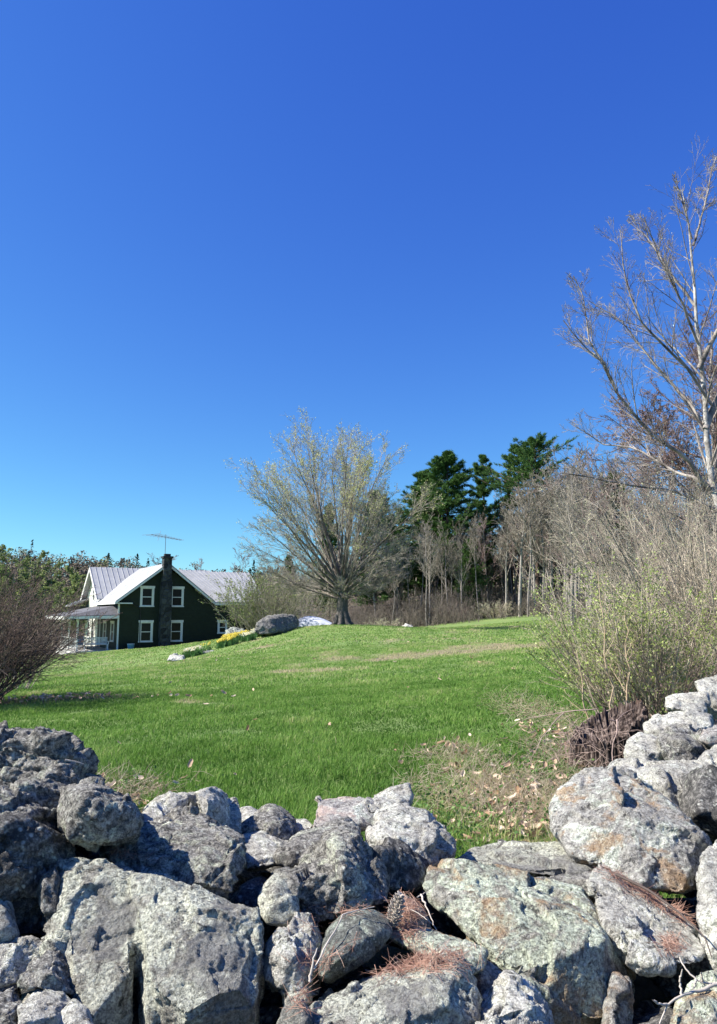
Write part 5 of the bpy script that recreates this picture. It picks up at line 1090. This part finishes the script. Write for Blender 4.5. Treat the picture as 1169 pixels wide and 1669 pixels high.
twig('fallen_twig', 'forked pale twig hanging over the dark hole in the bottom right corner', [[(1180, 1600, 1.76), (1140, 1615, 1.74), (1112, 1622, 1.72), (1088, 1638, 1.70), (1075, 1669, 1.68)], [(1170, 1606, 1.76), (1150, 1602, 1.76), (1135, 1598, 1.76), (1115, 1575, 1.78), (1108, 1560, 1.80)], [(1088, 1637, 1.7), (1076, 1636, 1.69), (1064, 1630, 1.67)], [(1112, 1622, 1.72), (1108, 1600, 1.73), (1112, 1580, 1.72)], [(1135, 1598, 1.76), (1130, 1612, 1.74)], [(1146, 1601, 1.76), (1142, 1585, 1.75)]], M_twig, 0.0045)
twig('fallen_twig', 'long dark twig running down beside the needles under the large round boulder', [[(1005, 1425, 2.50), (1060, 1452, 2.42), (1110, 1490, 2.30), (1150, 1528, 2.2), (1160, 1560, 2.15)], [(1110, 1490, 2.30), (1130, 1494, 2.3)]], plain('dark_twig', (0.09, 0.07, 0.06), 0.9), 0.005)
twig('fallen_twig', 'thin crooked twig leaning beside the smooth rounded stone', [[(505, 1600, 1.86), (512, 1560, 1.88), (518, 1545, 1.9)], [(512, 1580, 1.87), (560, 1490, 2.02), (610, 1478, 2.10)]], M_twig, 0.004)
twig('fallen_twig', 'pale twigs crossing beside the left end of the huge green slab', [[(686, 1458, 2.30), (700, 1490, 2.2), (712, 1516, 2.14)], [(650, 1476, 2.25), (680, 1486, 2.2), (704, 1506, 2.14)], [(680, 1462, 2.3), (700, 1452, 2.33)]], M_twig, 0.003)
twig('fallen_twig', 'small whitish stick lying on the rugged dark boulder at the left edge', [[(106, 1239, 2.42), (122, 1241, 2.43), (137, 1245, 2.44)]], M_twig, 0.0035)
def cone_():
    b = W(644, 1490, 2.14); root = empty('pine_cone', b); tag(root, 'pale weathered pine cone standing upright beside the smooth rounded stone', 'pine cone'); bm = bmesh.new()
    for k in range(70):
        t = k / 69; a = k * 2.399; r = 0.017 * math.sin(math.pi * (0.12 + 0.85 * t)) ** 0.7; m = Matrix.Translation((r * math.cos(a), r * math.sin(a), -0.03 + t * 0.085)) @ Matrix.Rotation(a, 4, 'Z') @ Matrix.Rotation(-0.6, 4, 'Y') @ Matrix.Diagonal((0.016, 0.011, 0.003, 1))
        bmesh.ops.create_icosphere(bm, subdivisions=1, radius=0.6, matrix=m)
    bmesh.ops.create_cone(bm, cap_ends=True, segments=8, radius1=0.01, radius2=0.003, depth=0.085, matrix=Matrix.Translation((0, 0, 0.012)))
    me = bpy.data.meshes.new('scales'); bm.to_mesh(me); bm.free(); mesh_obj('scales', me, plain('weathered_cone', (0.36, 0.32, 0.27), 0.9, 0.3, 60), root); root.rotation_euler = (0.1, 0.25, 0)
cone_()
# slender young shoots by the stump
def shoots(label, px0, d, tops, r, mat):
    for i, (px, py, dd) in enumerate(tops):
        b = G(px0[i], d, -0.03); t = W(px, py, d + dd); P = resample(np.array([b, b * 0.5 + t * 0.5 + np.array([0.03 * (i % 3 - 1), 0, 0]), t]), 12); rg = np.random.default_rng(i + 3); P[1:-1] += rg.normal(size=(10, 3)) * 0.012
        pr = P[None] - b; rd = np.linspace(r, r * 0.3, 12)[None]; c = children_of(rg, pr, rd, np.array([np.linalg.norm(t - b)]), 9, 0.35, 35, 0.28, 0.5, 0.002)
        bt = grow(rg, *c, [dict(seg=5, wob=0.08, trop=0.04, n=3, t0=0.2, ang=35, lenf=0.5, radf=0.6), dict(seg=3, wob=0.08, trop=0.02)], 0.0018)
        root = tag(empty('sapling', b), label[i], 'sapling', 'saplings behind the stump'); mesh_obj('stems', tubes('stems', [(pr, rd)] + bt, 5), mat, root); mesh_obj('leaves', leaf_mesh('leaves', rg, bt, [1], 1.5, 0.022, 0.008), M_young, root)
M_sap = bark_mat('sapling_bark', (0.26, 0.18, 0.11), (0.52, 0.42, 0.29), 4, 1)
shoots(['upright tan sapling rising behind the middle of the stump', 'pale crooked sapling right of the upright tan one', 'short tan sapling behind the left end of the stump'], (1000, 1012, 950), 6.9, ((975, 930, 0), (1020, 985, 0.2), (940, 1060, 0)), 0.011, M_sap)
# ------------------------------------------------------------------ grass
def grass():
    rg = np.random.default_rng(12); M_g = leaf_mat('grass_blades', (0.065, 0.145, 0.022), (0.15, 0.29, 0.052), 0.40, (0.32, 0.44, 0.12))
    e = [x for x in M_g.node_tree.nodes if x.type == 'VALTORGB'][0].color_ramp.elements; e[1].position = 0.42; e[2].position = 0.72; e[2].color = (0.32, 0.42, 0.13, 1); x_ = e.new(1.0); x_.color = (0.50, 0.44, 0.27, 1)
    V_, F3, A = [], [], []; off = 0
    for y0, y1, dens, h, wd in ((3.6, 8, 5200, 0.065, 0.0030), (8, 15, 2900, 0.05, 0.0042), (15, 28, 900, 0.05, 0.008), (28, 62, 150, 0.055, 0.020)):
        a0 = lambda y: 0.53 * y + 0.8
        area = (a0(y0) + a0(y1)) * (y1 - y0); n = int(area * dens)
        y = y0 + (y1 - y0) * rg.random(n); hw = a0(y); keep = rg.random(n) < hw / a0(y1); y = y[keep]; hw = hw[keep]; x = (rg.random(len(y)) * 2 - 1) * hw
        m = ~((x < -6 - 0.25 * (y - 30)) & (y > 52)) & (x < 3.6 + 0.27 * (y - 6)) & (y < 76); x, y = x[m], y[m]
        P2 = np.stack([x, y, np.zeros_like(x)], 1); dr = dryness(x, y); cl = fbm(P2, 1.1, 4, 2.2); cl2 = fbm(P2, 7, 2, 5.5)
        soil_shade = np.maximum(1.5 - np.sqrt(((x - 9.2) / 2.6) ** 2 + ((y - 50.5) / 1.5) ** 2), 1.5 - np.sqrt(((x + 5.6) / 1.6) ** 2 + ((y - 13.2 - 0.25 * (x + 5.6)) / 0.75) ** 2))  # bare soil by the left shrub; far strip is litter plus painted tree shadow
        keep = (rg.random(len(x)) > dr * 0.6) & (rg.random(len(x)) > np.clip(soil_shade, 0, 0.85)); x, y, dr, cl, cl2 = x[keep], y[keep], dr[keep], cl[keep], cl2[keep]; n = len(x)
        z = gz(x, y); B = np.stack([x, y, z - 0.005], 1); hh = h * (0.55 + 0.8 * rg.random(n)) * np.clip(1 + cl * 2.2 + cl2 * 0.8, 0.35, 2.0)
        if y0 < 8: hh *= np.clip(1.35 - (y - 4.5) * 0.12, 0.9, 1.5)
        lean = rg.normal(size=(n, 2)) * 0.33 + np.array([0.10, -0.05]); az = rg.random(n) * 6.283; wv = np.stack([np.cos(az), np.sin(az), np.zeros(n)], 1) * (wd * (0.6 + 0.8 * rg.random(n)))[:, None]
        mid = B + np.column_stack([lean * hh[:, None] * 0.35, hh * 0.6]); tip = B + np.column_stack([lean * hh[:, None] * 1.1, hh * (1.0 - 0.15 * np.abs(lean).sum(1))])
        V = np.stack([B - wv, B + wv, mid + wv * 0.7, mid - wv * 0.7, tip], 1); I = (np.arange(n) * 5)[:, None] + off
        V_.append(V.reshape(-1, 3)); F3.append((I + np.array([[0, 1, 2]]))); F3.append(I + np.array([[0, 2, 3]])); F3.append(I + np.array([[3, 2, 4]])); off += 5 * n
        A.append(np.repeat(np.clip(0.26 + 0.13 * rg.normal(size=n) + cl * 1.05 + dr * 0.75 * (rg.random(n) < 0.9) + 0.26 * smooth01((y - 8) / 18) + 0.35 * (rg.random(n) < 0.05), 0, 1), 5))
    me = np_mesh('grass', np.concatenate(V_), [np.concatenate(F3)], {'var': np.concatenate(A)}, smooth=False)
    o = mesh_obj('grass', me, M_g); tag(o, 'fresh green grass covering the lawn behind the stone wall', 'grass', kind='stuff')
    print('grass verts', off)
grass()
def weeds():
    """taller tufts and small leafy weeds close behind the wall"""
    rg = np.random.default_rng(15); V_, A, F = [], [], []; off = 0; L = []
    for px, d, rx, ry, n in ((790, 4.6, 0.35, 0.3, 900), (730, 4.9, 0.2, 0.3, 500), (870, 6.0, 0.25, 0.8, 900), (900, 8.5, 0.3, 1.5, 1500), (890, 11.5, 0.5, 2.5, 1500), (1010, 6.9, 0.3, 0.3, 400), (960, 8.0, 0.4, 0.8, 700), (230, 5.8, 0.3, 0.3, 200)):
        c = G(px, d); x = c[0] + rg.normal(size=n) * rx; y = d + rg.normal(size=n) * ry; L.append(np.stack([x, y, gz(x, y) + 0.02 + 0.12 * rg.random(n) ** 1.5], 1))
    P = np.concatenate(L); V, F, var = leaf_quads(rg, P, 0.024, 0.6, 0.6)
    o = mesh_obj('weeds', np_mesh('weeds', V, [F], {'var': var * 0.8}, smooth=False), leaf_mat('weed_leaves', (0.05, 0.12, 0.03), (0.13, 0.24, 0.06), 0.3, (0.34, 0.42, 0.18))); tag(o, 'low leafy weeds at the back foot of the wall', 'weeds', kind='stuff')
weeds()
